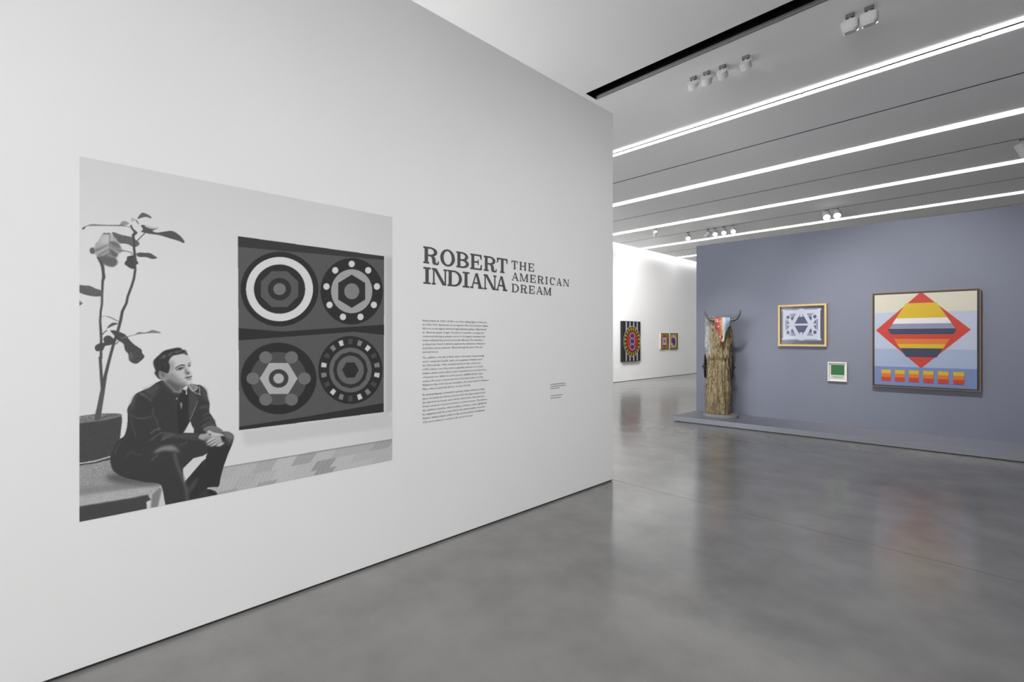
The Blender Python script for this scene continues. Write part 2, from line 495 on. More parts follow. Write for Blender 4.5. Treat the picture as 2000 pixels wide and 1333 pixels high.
def glyph(ch, w, st):
    """list of polygons for a slab-serif capital, height 1, width w, stem st"""
    th = st * 0.44                           # hairlines and slabs
    G = []
    R = lambda x0, y0, x1, y1: G.append([(x0, y0), (x1, y0), (x1, y1), (x0, y1)])

    def band(o, i):
        for k in range(len(o) - 1):
            G.append([o[k], o[k + 1], i[k + 1], i[k]])
    sx = 0.085                               # slab overhang
    if ch == 'I':
        R(0, 0, w, th); R(0, 1 - th, w, 1); R(w / 2 - st / 2, th, w / 2 + st / 2, 1 - th)
    elif ch == 'T':
        R(0, 1 - th, w, 1); R(w / 2 - st / 2, 0, w / 2 + st / 2, 1 - th); R(w / 2 - st / 2 - sx, 0, w / 2 + st / 2 + sx, th)
        G.append([(0, 1 - th), (0, 0.66), (th * 0.75, 0.66), (th * 1.4, 1 - th)])
        G.append([(w, 1 - th), (w, 0.66), (w - th * 0.75, 0.66), (w - th * 1.4, 1 - th)])
    elif ch == 'H':
        for x in (sx, w - sx - st):
            R(x, 0, x + st, 1); R(x - sx, 0, x + st + sx, th); R(x - sx, 1 - th, x + st + sx, 1)
        R(sx, 0.5 - th / 2, w - sx, 0.5 + th / 2)
    elif ch == 'E':
        R(0, 0, w, th); R(0, 1 - th, w - 0.02, 1); R(sx, 0, sx + st, 1)
        G.append([(w, 0), (w, 0.36), (w - th * 0.75, 0.36), (w - th * 1.5, th), (w - th * 1.5, 0)])
        G.append([(w - 0.02, 1), (w - 0.02, 0.68), (w - 0.02 - th * 0.75, 0.68), (w - 0.02 - th * 1.5, 1 - th), (w - 0.02 - th * 1.5, 1)])
        R(sx + st, 0.5 - th / 2, w * 0.72, 0.5 + th / 2); R(w * 0.72 - th * 0.8, 0.33, w * 0.72, 0.67)
    elif ch in 'RB':
        R(0, 0, sx * 2 + st, th) if ch == 'R' else R(0, 0, w * 0.5, th)
        R(0, 1 - th, w * 0.5, 1); R(sx, 0, sx + st, 1)
        cx = w * 0.46
        rw = (w * 0.90 if ch == 'R' else w * 0.95) - cx
        ym = 0.50
        R(sx + st, ym - th / 2, cx, ym + th / 2)
        hh = (1 - (ym - th / 2)) / 2; cy = 1 - hh
        band(arc(cx, cy, rw, hh, 90, -90), arc(cx, cy, max(rw - st, 0.03), hh - th, 90, -90))
        if ch == 'B':
            hh = (ym + th / 2) / 2; cy = hh; rw = w - cx
            band(arc(cx, cy, rw, hh, 90, -90), arc(cx, cy, max(rw - st, 0.03), hh - th, 90, -90))
        else:
            x0 = w * 0.46
            outer = [(x0 + st * .25, 0.5), (x0 + st * 1.2, 0.44), (x0 + st * 1.45, 0.30), (x0 + st * 1.5, 0.14), (x0 + st * 1.62, 0.085), (w - th * .75, 0.10), (w - th * .7, 0.20)]
            inner = [(x0 - st * .2, 0.47), (x0 + st * .25, 0.40), (x0 + st * .45, 0.28), (x0 + st * .5, 0.10), (x0 + st * .9, -0.015), (w - th * .6, -0.02), (w, 0.07)]
            outer.append((w - th * .7, 0.22)); inner.append((w, 0.22))
            band(outer, inner)
    elif ch in 'OC':
        c = w / 2
        if ch == 'O':
            band(arc(c, 0.5, c, 0.52, 0, 360, 48), arc(c, 0.5, c - st, 0.52 - th, 0, 360, 48))
        else:
            band(arc(c, 0.5, c, 0.52, 50, 318, 40), arc(c, 0.5, c - st, 0.52 - th, 50, 318, 40))
            G.append([(w - th * .8, 0.66), (w, 0.66), (w, 1.0), (w - th * .8, 1.0)])
            G.append([(w - th * .8, 0.66), (w - th * .8, 0.86), (w * 0.74, 0.95), (w * 0.74, 0.87)])
    elif ch == 'D':
        R(0, 0, w * 0.45, th); R(0, 1 - th, w * 0.45, 1); R(sx, 0, sx + st, 1)
        cx = w * 0.42
        band(arc(cx, 0.5, w - cx, 0.5, 90, -90, 28), arc(cx, 0.5, w - cx - st, 0.5 - th, 90, -90, 28))
    elif ch == 'N':
        t2 = th * 1.05
        R(sx, 0, sx + t2, 1); R(0, 0, t2 + 2 * sx, th); R(0, 1 - th, sx + t2, 1)
        R(w - sx - t2, 0, w - sx, 1); R(w - t2 - 2 * sx, 1 - th, w, 1)
        G.append([(sx, 1), (sx + st * 1.05, 1), (w - sx, 0), (w - sx - st * 1.05, 0)])
    elif ch == 'A':
        ax = w * 0.46
        G.append([(ax - th * .5, 1), (ax + st * .55, 1), (w - sx * 1.0, 0), (w - sx - st * 1.12, 0)])
        G.append([(ax - th * .5, 1), (ax + th * .6, 1), (sx + th * 1.0, 0), (sx, 0)])
        R(0, 0, sx * 2 + th, th); R(w - 2 * sx - st * 1.05, 0, w, th); R(w * 0.24, 0.30, w * 0.68, 0.30 + th)
    elif ch == 'M':
        t2 = th * 1.05
        R(sx, 0, sx + t2, 1); R(0, 0, t2 + 2 * sx, th); R(0, 1 - th, sx + t2, 1)
        R(w - sx - st, 0, w - sx, 1); R(w - 2 * sx - st, 0, w, th); R(w - sx - st, 1 - th, w, 1)
        mid = (w - sx) * 0.47
        G.append([(sx, 1), (sx + st, 1), (mid + st * .45, 0.02), (mid - st * .35, 0.02)])
        G.append([(w - sx - st, 1), (w - sx, 1), (mid + st * .45, 0.02), (mid, 0.02)])
    return G


def letter(ch, y0, y1, z0, z1, st, parent, nm='letter'):
    h = z1 - z0
    w = (y1 - y0) / h
    b = MB()
    for k, poly in enumerate(glyph(ch, w, st)):
        b.face([(WX + 0.0010 + 0.00005 * k, y0 + p[0] * h, z0 + p[1] * h) for p in poly], M['vinyl'])
    o = b.build(nm, None)
    bm = bmesh.new(); bm.from_mesh(o.data)
    for f in bm.faces:
        if f.normal.x < 0: f.normal_flip()
    bm.to_mesh(o.data); bm.free()
    o.parent = parent; o.matrix_parent_inverse = parent.matrix_basis.inverted()
    return o


def zoomline(chars, ext, zx0, ztop, zbot, st, parent):
    """chars with their left/right extents read in a 6.4516x enlargement whose corner is (815,470)"""
    u0 = 815 + zx0 / 6.4516
    zt = at_x(u0, 470 + ztop / 6.4516, WX)[2]
    zb = at_x(u0, 470 + zbot / 6.4516, WX)[2]
    for ch, (a, c) in zip(chars, ext):
        ya = at_x(815 + a / 6.4516, 600, WX)[1]; yc = at_x(815 + c / 6.4516, 600, WX)[1]
        letter(ch, ya, yc, zb, zt, st, parent)


p0 = at_x(826, 555, WX)
t1 = empty('wall_title', p0)
tag(t1, 'large charcoal slab-serif exhibition title of two lines on the white wall', 'lettering')
zoomline('ROBERT', [(75, 270), (288, 472), (490, 648), (667, 813), (838, 998), (1003, 1136)], 75, 70, 285, 0.245, t1)
zoomline('INDIANA', [(75, 169), (182, 376), (380, 562), (570, 656), (665, 828), (834, 996), (987, 1134)], 75, 332, 545, 0.245, t1)
p0 = at_x(999, 570, WX)
t2 = empty('wall_subtitle', p0)
tag(t2, 'smaller charcoal slab-serif subtitle of three lines right of the big title', 'lettering')
zoomline('THE', [(1187, 1265), (1287, 1373), (1397, 1470)], 1187, 250, 358, 0.235, t2)
zoomline('AMERICAN', [(1190, 1278), (1291, 1397), (1420, 1490), (1515, 1593), (1612, 1645), (1668, 1733), (1752, 1821), (1839, 1911)], 1187, 399, 503, 0.235, t2)
zoomline('DREAM', [(1190, 1279), (1300, 1385), (1405, 1478), (1497, 1583), (1591, 1687)], 1187, 543, 650, 0.235, t2)

# ------------------------------------------------------------------ wall text, three paragraphs
PARAS = [
    ["Robert Indiana (b. 1928, d. 2018) is one of the defining figures of American",
     "art of the 1960s. Best known as a protagonist of the Pop movement, Indiana",
     "felt more closely aligned with hard-edged abstract painting. Calling himself",
     "an “American painter of signs,” he turned to vernacular road signs and",
     "commercial lettering as primary sources for his imagery, inventing a new",
     "visual vocabulary that proved enormously influential. The result was a",
     "probing body of work in which he explored the vicissitudes of America—",
     "its promises and its privations—filtered through the prism of his own",
     "personal history."],
    ["This exhibition—the title of which refers to the artist’s longest-running",
     "series—reveals the breadth, depth, and complexity of Indiana’s art in",
     "the 1960s and after. Often overshadowed by the fame of his iconic",
     "LOVE sculpture, one of the most recognizable artworks ever created,",
     "Indiana’s earliest works reflect a sense of cynicism born of a broken home,",
     "a Depression-era childhood, and his parents’ unfulfilled dreams. Later",
     "works in the series commemorate the journey that led him out of the",
     "Midwest to New York City and eventually to the remote island of Vinalhaven,",
     "Maine, where he spent the last four decades of his life."],
    ["By adopting language as material for painting, Indiana embedded multiple",
     "layers of meaning and reference into his work. His subject matter varied",
     "throughout his six-decade career, but the dichotomies of the American",
     "Dream remained a recurrent motif and a central touchstone. The works in",
     "this exhibition reveal the critical sensibility of Indiana’s oeuvre, highlighting",
     "his engagement with the social, political, and cultural realities of postwar",
     "America. Indiana’s impact endures today, and the political underpinnings",
     "of his work continue to resonate in the current moment."]]
ytxt = at_x(825, 629, WX)[1]
yend = at_x(955.5, 629, WX)[1]
ztxt = at_x(825, 628.3, WX)[2]
zlast = at_x(825, 827.5, WX)[2]
lead = (ztxt - zlast) / (23 + 2 * 1.43)


def text_mesh(body, size, name, m, spacing=1.0):
    cu = bpy.data.curves.new(name, 'FONT')
    cu.body = body
    cu.size = size
    cu.space_line = spacing
    cu.resolution_u = 1
    cu.fill_mode = 'FRONT'
    tmp = bpy.data.objects.new(name, cu)
    col.objects.link(tmp)
    dg = bpy.context.evaluated_depsgraph_get()
    me = bpy.data.meshes.new_from_object(tmp.evaluated_get(dg))
    bpy.data.objects.remove(tmp)
    bpy.data.curves.remove(cu)
    me.materials.clear(); me.materials.append(m)
    return me


tw = empty('wall_text', (WX, ytxt, zlast))
tag(tw, 'block of small grey text in three paragraphs below the big title', 'lettering')
z = ztxt
size = None
for pi, para in enumerate(PARAS):
    lines = []
    for li, line in enumerate(para):
        me = text_mesh(line, 1.0, 'paragraph', M['vinyl_small'])
        co = np.zeros(len(me.vertices) * 3); me.vertices.foreach_get('co', co); co = co.reshape(-1, 3)
        if size is None:
            size = (yend - ytxt) / 37.9    # provisional, refined from the widest line below
        lines.append((me, co, z)); z -= lead
    b_v, b_f = [], []
    for me, co, zz in lines:
        i0 = len(b_v)
        wmax = co[:, 0].max() if len(co) else 1
        b_v.append((me, co, zz, wmax))
    PARAS[pi] = b_v
    z -= lead * 0.43
allw = max(w for p in PARAS for (_, _, _, w) in p)
sy = (yend - ytxt) / allw
sz = lead / 1.33
for p in PARAS:
    V, Fc = [], []
    for me, co, zz, w in p:
        i0 = len(V)
        V += [(WX + 0.0012, ytxt + c[0] * sy, zz + c[1] * sz) for c in co]
        Fc += [tuple(i0 + k for k in pl_.vertices) for pl_ in me.polygons]
        bpy.data.meshes.remove(me)
    me = bpy.data.meshes.new('paragraph'); me.from_pydata(V, [], Fc); me.materials.append(M['vinyl_small'])
    o = bpy.data.objects.new('paragraph', me); col.objects.link(o)
    o.parent = tw; o.matrix_parent_inverse = tw.matrix_basis.inverted()

# two tiny captions, too small in the photograph to read: rows of word-long dashes
cap = empty('wall_caption', at_x(1075, 789, WX))
tag(cap, 'two tiny pale grey captions low on the wall near its free end', 'lettering')
for rows in ([(751.5, 29), (755.6, 29), (759.6, 17)], [(774.0, 23), (778.6, 20)]):
    b = MB()
    for v, ln in rows:
        u = 1075.0
        z0 = at_x(1075, v, WX)[2]
        while u < 1075 + ln:
            wd = min(1.5 + 3.2 * random.random(), 1075 + ln - u + 0.5)
            ya, yb = at_x(u, 700, WX)[1], at_x(u + wd, 700, WX)[1]
            b.box((WX + 0.0006, ya, z0 - 0.004), (WX + 0.0014, yb, z0 + 0.004), M['vinyl_pale'])
            u += wd + 0.7
    o = b.build('caption', None); o.parent = cap; o.matrix_parent_inverse = cap.matrix_basis.inverted()

# ------------------------------------------------------------------ photographic mural, a flat print drawn in its own plane
mu0, mu1 = at_x(155.2, 660, WX)[1], at_x(765.3, 660, WX)[1]
mz1 = at_x(155.2, 305.5, WX)[2]; mz0 = at_x(155.2, 1020, WX)[2]
GW, GH = 575, 600
CW, CH = GW * 2, GH * 2
img = np.full((CH, CW), 200.0)


def pc(u, v):                                 # photograph pixel -> print pixel
    p = at_x(u, v, WX)
    return ((p[1] - mu0) / (mu1 - mu0) * CW, (mz1 - p[2]) / (mz1 - mz0) * CH)


def catmull(P, n=6):
    out = []
    N = len(P)
    for i in range(N):
        p0, p1, p2, p3 = P[i - 1], P[i], P[(i + 1) % N], P[(i + 2) % N]
        for k in range(n):
            t = k / n
            out.append(tuple(0.5 * ((2 * p1[j]) + (-p0[j] + p2[j]) * t + (2 * p0[j] - 5 * p1[j] + 4 * p2[j] - p3[j]) * t * t + (-p0[j] + 3 * p1[j] - 3 * p2[j] + p3[j]) * t ** 3) for j in (0, 1)))
    return out


def blur1(a, r):
    if r < 1: return a
    k = 2 * r + 1
    for ax in (0, 1):
        pad = [(0, 0), (0, 0)]; pad[ax] = (r + 1, r)
        c = np.cumsum(np.pad(a, pad, mode='edge'), axis=ax)
        a = (c[k:] - c[:-k]) / k if ax == 0 else (c[:, k:] - c[:, :-k]) / k
    return a


def mask_of(pts, grow=0):
    xs = [p[0] for p in pts]; ys = [p[1] for p in pts]
    x0, x1 = max(int(min(xs)) - grow - 2, 0), min(int(max(xs)) + grow + 3, CW)
    y0, y1 = max(int(min(ys)) - grow - 2, 0), min(int(max(ys)) + grow + 3, CH)
    if x1 <= x0 or y1 <= y0: return None
    m = np.zeros((y1 - y0, x1 - x0))
    P = np.array(pts); Q = np.roll(P, -1, 0)
    cx = np.arange(x0, x1) + 0.5
    for r in range(y0, y1):
        y = r + 0.5
        hit = ((P[:, 1] <= y) & (Q[:, 1] > y)) | ((Q[:, 1] <= y) & (P[:, 1] > y))
        if not hit.any(): continue
        a, c = P[hit], Q[hit]
        xi = np.sort(a[:, 0] + (y - a[:, 1]) * (c[:, 0] - a[:, 0]) / (c[:, 1] - a[:, 1]))
        m[r - y0] = (np.searchsorted(xi, cx) % 2)
    return x0, y0, m


def paint(pts, g, soft=0, alpha=1.0, smooth=True, grain=0.0):
    """fill a polygon given in print pixels"""
    global img
    if smooth: pts = catmull(pts)
    r = mask_of(pts, soft * 3)
    if r is None: return
    x0, y0, m = r
    if soft:
        for _ in range(2): m = blur1(m, soft)
    m = m * alpha
    sl = (slice(y0, y0 + m.shape[0]), slice(x0, x0 + m.shape[1]))
    val = g
    if grain:
        n = rng.normal(0, 1, m.shape)
        val = g + grain * (0.5 * n + 1.8 * blur1(n, 1))
    img[sl] = img[sl] * (1 - m) + val * m


def Z(ox, oy, s, P):                          # points read in an enlargement of the photograph
    return [pc(ox + x / s, oy + y / s) for x, y in P]


def stroke(P, w, g, soft=0, alpha=1.0):
    """round-ended polyline in print pixels; w is a width or a list of widths"""
    n = len(P)
    ws = list(w) if isinstance(w, (list, tuple)) else [w] * n
    pad = int(max(ws)) + soft * 3 + 3
    x0, x1 = max(int(min(p[0] for p in P)) - pad, 0), min(int(max(p[0] for p in P)) + pad, CW)
    y0, y1 = max(int(min(p[1] for p in P)) - pad, 0), min(int(max(p[1] for p in P)) + pad, CH)
    if x1 <= x0 or y1 <= y0: return
    X, Y = np.meshgrid(np.arange(x0, x1) + 0.5, np.arange(y0, y1) + 0.5)
    m = np.zeros(X.shape)
    for i in range(n - 1):
        (ax, ay), (bx, by) = P[i], P[i + 1]
        dx, dy = bx - ax, by - ay
        t = np.clip(((X - ax) * dx + (Y - ay) * dy) / (dx * dx + dy * dy + 1e-9), 0, 1)
        d = np.hypot(X - ax - t * dx, Y - ay - t * dy)
        m = np.maximum(m, np.clip((ws[i] + (ws[i + 1] - ws[i]) * t) / 2 - d + 0.5, 0, 1))
    if soft:
        for _ in range(2): m = blur1(m, soft)
    m = m * alpha
    img[y0:y1, x0:x1] = img[y0:y1, x0:x1] * (1 - m) + g * m


# backdrop: pale studio wall, slightly darker at the top
yy = np.linspace(0, 1, CH)[:, None]; xx = np.linspace(0, 1, CW)[None, :]
img[:] = 194 + 9 * np.clip(yy * 3, 0, 1) - 5 * np.clip((xx - 0.75) * 4, 0, 1)
img += 1.2 * blur1(rng.normal(0, 1, (CH, CW)), 2)

# parquet
fl = [pc(438, 913.8), pc(770, 858), pc(770, 905), pc(400, 985), pc(380, 975)]
paint(fl, 174, smooth=False, grain=3)
for r_ in range(3):
    for k in range(9):
        f0, f1 = k / 9 + 0.04 * r_, (k + 1) / 9 + 0.04 * r_
        def fp(f, s):
            return pc(428 + 345 * f - 14 * s, 915.4 - 58 * f + s * (17 + 9 * (1 - f)))
        g = random.choice((150, 158, 166, 172, 178, 182, 140))
        paint([fp(f0, r_), fp(f1, r_), fp(f1, r_ + 1), fp(f0, r_ + 1)], g, smooth=False, alpha=0.75, grain=4)
        vert = random.random() < 0.45
        for q in range(4):
            s = (q + 0.5) / 4
            if vert:
                stroke([fp(f0 + (f1 - f0) * s, r_), fp(f0 + (f1 - f0) * s, r_ + 1)], 2, g - 22, alpha=0.6)
            else:
                stroke([fp(f0, r_ + s), fp(f1, r_ + s)], 2, g - 14, alpha=0.5)
paint([pc(436, 912), pc(436, 914.5), pc(770, 859.5), pc(770, 857)], 120, smooth=False, alpha=0.7)
# cover spill of the parquet above the skirting line
# hanging panel in the print: plain four-disc board (generic)
paint([pc(752, 500), pc(768, 505), pc(768, 800), pc(752, 812)], 168, soft=9, alpha=0.7, smooth=False)
paint([pc(470, 842), pc(752, 806), pc(768, 815), pc(768, 835), pc(480, 872)], 186, soft=8, alpha=0.8, smooth=False)
paint([pc(464.4, 461.6), pc(750.1, 500.9), pc(749.2, 805.3), pc(467, 840.9)], 82, smooth=False, grain=1.5)
paint([pc(464.4, 461.6), pc(750.1, 500.9), pc(750.1, 508.3), pc(464.6, 482.5)], 54, smooth=False)
paint([pc(465.4, 641), pc(551.7, 648), pc(750, 634.5), pc(749.8, 654.5), pc(690, 648.5), pc(465.6, 665.5)], 46, smooth=False)
paint([pc(467, 840.9), pc(749.2, 805.3), pc(749.2, 787.5), pc(600, 814), pc(467, 834)], 47, smooth=False)
DISCS = [(545.8, 565.1, 76, 73), (686.7, 569.3, 61, 65), (544, 739.7, 74, 70), (684.2, 723.2, 62.7, 66.4)]


def disc(d, r0, g, n=60, rot=0, ox=0, oy=0):
    cx, cy, rx, ry = d
    paint([pc(cx + rx * (ox + r0 * math.cos(rot + 2 * math.pi * k / n)), cy + ry * (oy + r0 * math.sin(rot + 2 * math.pi * k / n))) for k in range(n)], g, smooth=False)


for d in DISCS: disc(d, 1.0, 44)
d = DISCS[0]
disc(d, 0.86, 198); disc(d, 0.66, 46); disc(d, 0.52, 84, 8, math.pi / 8); disc(d, 0.30, 48); disc(d, 0.16, 110)
d = DISCS[1]
for k in range(9):
    a = 2 * math.pi * k / 9 - math.pi / 2
    disc(d, 0.10, 196, 16, 0, 0.82 * math.cos(a), 0.82 * math.sin(a))
disc(d, 0.66, 150); disc(d, 0.50, 46, 6, math.pi / 2); disc(d, 0.24, 120)
d = DISCS[2]
disc(d, 0.74, 74)
for k in range(6):
    a = 2 * math.pi * k / 6
    disc(d, 0.17, 104, 24, 0, 0.68 * math.cos(a), 0.68 * math.sin(a))
disc(d, 0.50, 164, 6, 0); disc(d, 0.26, 60, 24); disc(d, 0.14, 164, 24)
d = DISCS[3]
for k in range(18):
    a0_, a1_ = 2 * math.pi * (k + 0.28) / 18, 2 * math.pi * (k + 0.72) / 18
    g = (190, 70, 120)[k % 3]
    paint([pc(d[0] + d[2] * r_ * math.cos(a), d[1] + d[3] * r_ * math.sin(a)) for r_, a in ((.76, a0_), (.92, a0_), (.92, a1_), (.76, a1_))], g, smooth=False)
disc(d, 0.66, 96); disc(d, 0.54, 47, 12); disc(d, 0.42, 96); disc(d, 0.26, 45, 6)

# potted plant
B = lambda P: Z(150, 400, 8.33, P)
C_ = lambda P: Z(150, 550, 8.889, P)
D_ = lambda P: Z(140, 640, 3.418, P)
PX = 1.9                                      # print pixels per photo pixel, roughly
paint(B([(85, 390), (110, 365), (230, 318), (350, 322), (540, 330), (690, 330), (715, 325), (780, 345), (870, 365), (870, 374), (760, 352), (540, 348), (260, 350), (150, 355), (110, 408)]), 122)
paint(B([(85, 390), (110, 365), (150, 350), (150, 362), (110, 408)]), 92)
paint(B([(540, 333), (690, 330), (715, 325), (780, 345), (870, 365), (870, 374), (760, 352), (540, 346)]), 92)
paint(B([(985, 230), (1055, 135), (1120, 145), (1180, 175), (1215, 210), (1195, 225), (1150, 205), (1090, 205)]), 92)
paint(B([(880, 210), (970, 240), (890, 290)]), 165, smooth=False)
paint(B([(955, 250), (985, 265), (1012, 328), (985, 300)]), 88)
paint(B([(708, 320), (730, 280), (780, 265), (830, 290), (850, 310), (790, 340)]), 138)
paint(B([(1045, 350), (1065, 330), (1150, 350), (1190, 385), (1270, 395), (1330, 378), (1270, 410), (1230, 425), (1300, 455), (1420, 440), (1545, 428), (1640, 475), (1715, 545), (1750, 600), (1735, 625), (1650, 590), (1500, 545), (1330, 495), (1150, 470), (1045, 440), (1075, 405)]), 80)
paint(B([(1100, 345), (1250, 365), (1330, 378), (1250, 392), (1180, 388)]), 172)
stroke(B([(985, 585), (1050, 520), (1105, 465)]), 3, 85)
paint(B([(575, 450), (620, 455), (740, 495), (880, 525), (960, 575), (1010, 610), (1015, 650), (980, 680), (920, 690), (840, 650), (770, 635), (700, 630), (640, 560), (590, 510)]), 94, grain=3)
paint(B([(420, 475), (450, 460), (480, 470), (520, 460), (560, 480), (580, 510), (640, 560), (700, 650), (720, 700), (770, 740), (880, 770), (760, 765), (700, 795), (670, 815), (640, 870), (665, 950), (595, 1018), (480, 995), (400, 930), (340, 850), (270, 790), (225, 800), (208, 750), (230, 705), (275, 705), (310, 630), (350, 590), (385, 520)]), 158)
paint(B([(430, 500), (520, 490), (560, 560), (530, 620), (420, 640), (380, 600)]), 184, soft=5, alpha=.8)
for P, g in (([(340, 860), (450, 830), (560, 850), (640, 880), (660, 950), (595, 1010), (480, 990), (400, 930)], 84),
             ([(540, 600), (640, 610), (715, 690), (700, 715), (600, 680), (545, 640)], 96), ([(545, 720), (640, 780), (670, 815), (640, 860), (560, 820)], 84),
             ([(545, 650), (640, 700), (720, 735), (700, 780), (600, 725), (550, 690)], 118), ([(300, 725), (400, 690), (520, 640), (520, 655), (390, 730), (300, 770)], 108),
             ([(330, 830), (420, 770), (530, 720), (530, 740), (420, 800), (340, 850)], 104), ([(430, 850), (480, 800), (540, 780), (540, 800), (480, 840)], 96)):
    paint(B(P), g, soft=2, alpha=.85)
paint(B([(208, 750), (230, 705), (275, 705), (290, 790), (240, 800)]), 92)
paint(B([(420, 480), (450, 460), (480, 470), (520, 460), (560, 480), (480, 485)]), 95, soft=1)
stroke(B([(535, 500), (535, 700), (545, 850)]), 2, 100)
stroke(B([(690, 740), (780, 755), (880, 775), (915, 830)]), 3, 110)
paint(B([(970, 800), (1020, 780), (1100, 785), (1190, 790), (1260, 830), (1305, 870), (1220, 885), (1130, 855), (1000, 850)]), 82)
paint(B([(820, 850), (890, 830), (960, 840), (975, 900), (1000, 950), (985, 975), (955, 975), (940, 1035), (890, 1045), (800, 990), (775, 955), (810, 900)]), 72)
s1 = B([(880, 340), (905, 400), (960, 455), (915, 500), (930, 600), (930, 700), (945, 830), (945, 950), (950, 1060), (930, 1200), (890, 1333)]) + C_([(945, 100), (885, 260), (860, 380), (790, 520), (760, 680), (715, 850), (640, 1080)]) + D_([(255, 200), (225, 320), (205, 430), (185, 540), (172, 605)])
stroke(s1, [5, 6, 9, 8, 7, 7, 8, 7, 7, 7, 7, 7, 7, 7, 8, 8, 8, 8, 8, 9, 12, 14, 16], 76)
s2 = B([(340, 860), (400, 950), (420, 1010), (430, 1100), (438, 1180), (420, 1250)]) + C_([(440, 200), (435, 400), (415, 520), (405, 700), (415, 850), (425, 1000), (420, 1100), (420, 1333)]) + D_([(190, 200), (198, 330), (205, 430)])
stroke(s2, [5, 9, 9, 8, 9, 7, 6, 6, 6, 6, 7, 7, 7, 7, 8, 8, 8], 78)
paint(C_([(30, 72), (130, 70), (230, 80), (330, 125), (430, 165), (430, 255), (220, 250), (30, 180)]), 92, grain=3)
paint(C_([(40, 325), (105, 378), (50, 430)]), 108, smooth=False)
paint(C_([(430, 625), (480, 598), (600, 622), (720, 688), (715, 702), (600, 647), (490, 607)]), 128)
paint(C_([(520, 820), (560, 760), (630, 715), (715, 735), (620, 775), (560, 805)]), 88)
stroke(C_([(440, 930), (470, 890), (520, 850)]), 3, 90)
paint(D_([(258, 22), (290, 20), (340, 38), (360, 50), (392, 90), (420, 115), (465, 148), (470, 170), (485, 195), (460, 225), (425, 243), (385, 222), (378, 180), (355, 150), (345, 110), (300, 80), (285, 55)]), 72, grain=3)
paint(D_([(385, 170), (400, 165), (410, 200), (390, 215)]), 100, soft=3, alpha=.8)
paint(C_([(460, 1000), (500, 950), (560, 940), (610, 970), (650, 1010), (670, 1050), (620, 1090), (560, 1110), (490, 1125), (460, 1190), (400, 1205), (350, 1215), (310, 1165), (330, 1110), (400, 1075), (470, 1060)]), 74, grain=3)
paint(C_([(750, 990), (860, 955), (1000, 925), (1070, 880), (1180, 888), (1270, 860), (1320, 845), (1400, 865), (1460, 895), (1320, 897), (1100, 915), (960, 945), (830, 980)]), 118)
stroke(C_([(650, 1100), (690, 1080), (720, 1045)]), 3, 95)

# pot and bench
Q_ = lambda P: Z(150, 780, 5.333, P)
paint(Q_([(20, 690), (180, 670), (348, 630), (400, 770), (880, 870), (870, 905), (450, 960), (20, 1012)]), 140, smooth=False, grain=9)
paint(Q_([(20, 1000), (450, 950), (860, 895), (870, 930), (850, 960), (820, 1000), (560, 1030), (20, 1118)]), 162, soft=3, smooth=False, grain=7)
paint(Q_([(20, 930), (300, 900), (700, 870), (700, 900), (300, 960), (20, 1000)]), 118, soft=8, alpha=.7)
paint(Q_([(300, 815), (400, 780), (700, 850), (880, 860), (840, 895), (450, 875)]), 74, soft=9, alpha=.9)
paint(Q_([(20, 1118), (560, 1030), (740, 995), (775, 1050), (730, 1070), (730, 1150), (20, 1300)]), 66, soft=2, smooth=False)
paint(Q_([(728, 1070), (776, 1052), (768, 1135), (730, 1150)]), 200, smooth=False)
paint(Q_([(875, 940), (890, 940), (935, 1100), (830, 1130)]), 194, smooth=False)
paint(Q_([(780, 1000), (870, 915), (885, 950), (842, 1125), (768, 1145)]), 122, soft=2, smooth=False)
paint(Q_([(27, 245), (200, 230), (420, 185), (468, 165), (470, 240), (450, 410), (420, 500), (350, 595), (180, 645), (10, 668), (10, 248)]), 68, smooth=False, grain=3)
paint(Q_([(10, 187), (150, 160), (300, 148), (430, 150), (470, 165), (440, 185), (300, 218), (150, 238), (10, 250)]), 112)
paint(Q_([(10, 197), (150, 173), (300, 160), (410, 160), (430, 168), (300, 198), (150, 224), (10, 238)]), 118, grain=22)
paint(Q_([(300, 165), (410, 158), (435, 165), (330, 190), (250, 205)]), 72, soft=2, alpha=.6)
stroke(s1[-3:], [12, 14, 17], 84)
paint(Q_([(10, 668), (180, 640), (350, 592), (352, 606), (180, 656), (10, 678)]), 172, smooth=False, grain=12)
paint(Q_([(10, 678), (180, 656), (352, 606), (348, 632), (180, 672), (10, 693)]), 70, smooth=False)

# seated man
TL = lambda P: Z(210, 740, 8.331, P)
TR = lambda P: Z(320, 740, 8.331, P)
LG = lambda P: Z(290, 860, 9.521, P)
HD = lambda P: Z(290, 670, 11.11, P)
body = [(318.6, 743.6), (312, 744.8), (303.6, 749), (291.6, 758), (279.6, 762.8), (267.6, 768.2), (261.6, 774.8), (256.2, 786.8), (249, 797.6), (249, 812), (248.8, 824), (247.2, 837.2), (242.4, 851.6), (234, 858.2), (226.8, 866), (222, 876), (216, 890), (215.3, 903), (219.4, 917), (226.9, 925), (242, 933), (280, 942), (309, 945), (317, 956), (325, 990), (345, 995), (410, 985), (424, 965), (414, 957), (405.5, 955.5), (405.5, 953), (416, 952), (427, 950.3), (430.7, 933.5), (437, 910.4), (445.4, 887.3), (452.6, 870.5), (456.3, 856.4), (455, 849.5), (446, 844), (435.2, 843.5), (431.6, 839.6), (423.2, 833.6), (419.6, 822.8), (414.2, 813.2), (408.8, 804.8), (409.4, 789.2), (405.2, 776), (404, 766.4), (398, 758), (391, 752.6), (384, 752), (371.6, 750), (352, 752), (335, 748)]
paint([pc(*p) for p in body], 57, grain=1.6)
paint(LG([(640, 530), (830, 340), (1010, 295), (1105, 240), (1065, 300), (1065, 345), (1000, 395), (660, 790), (645, 640)]), 198, smooth=False)
paint(LG([(1060, 345), (1030, 500), (1012, 510), (1008, 400)]), 172, smooth=False)
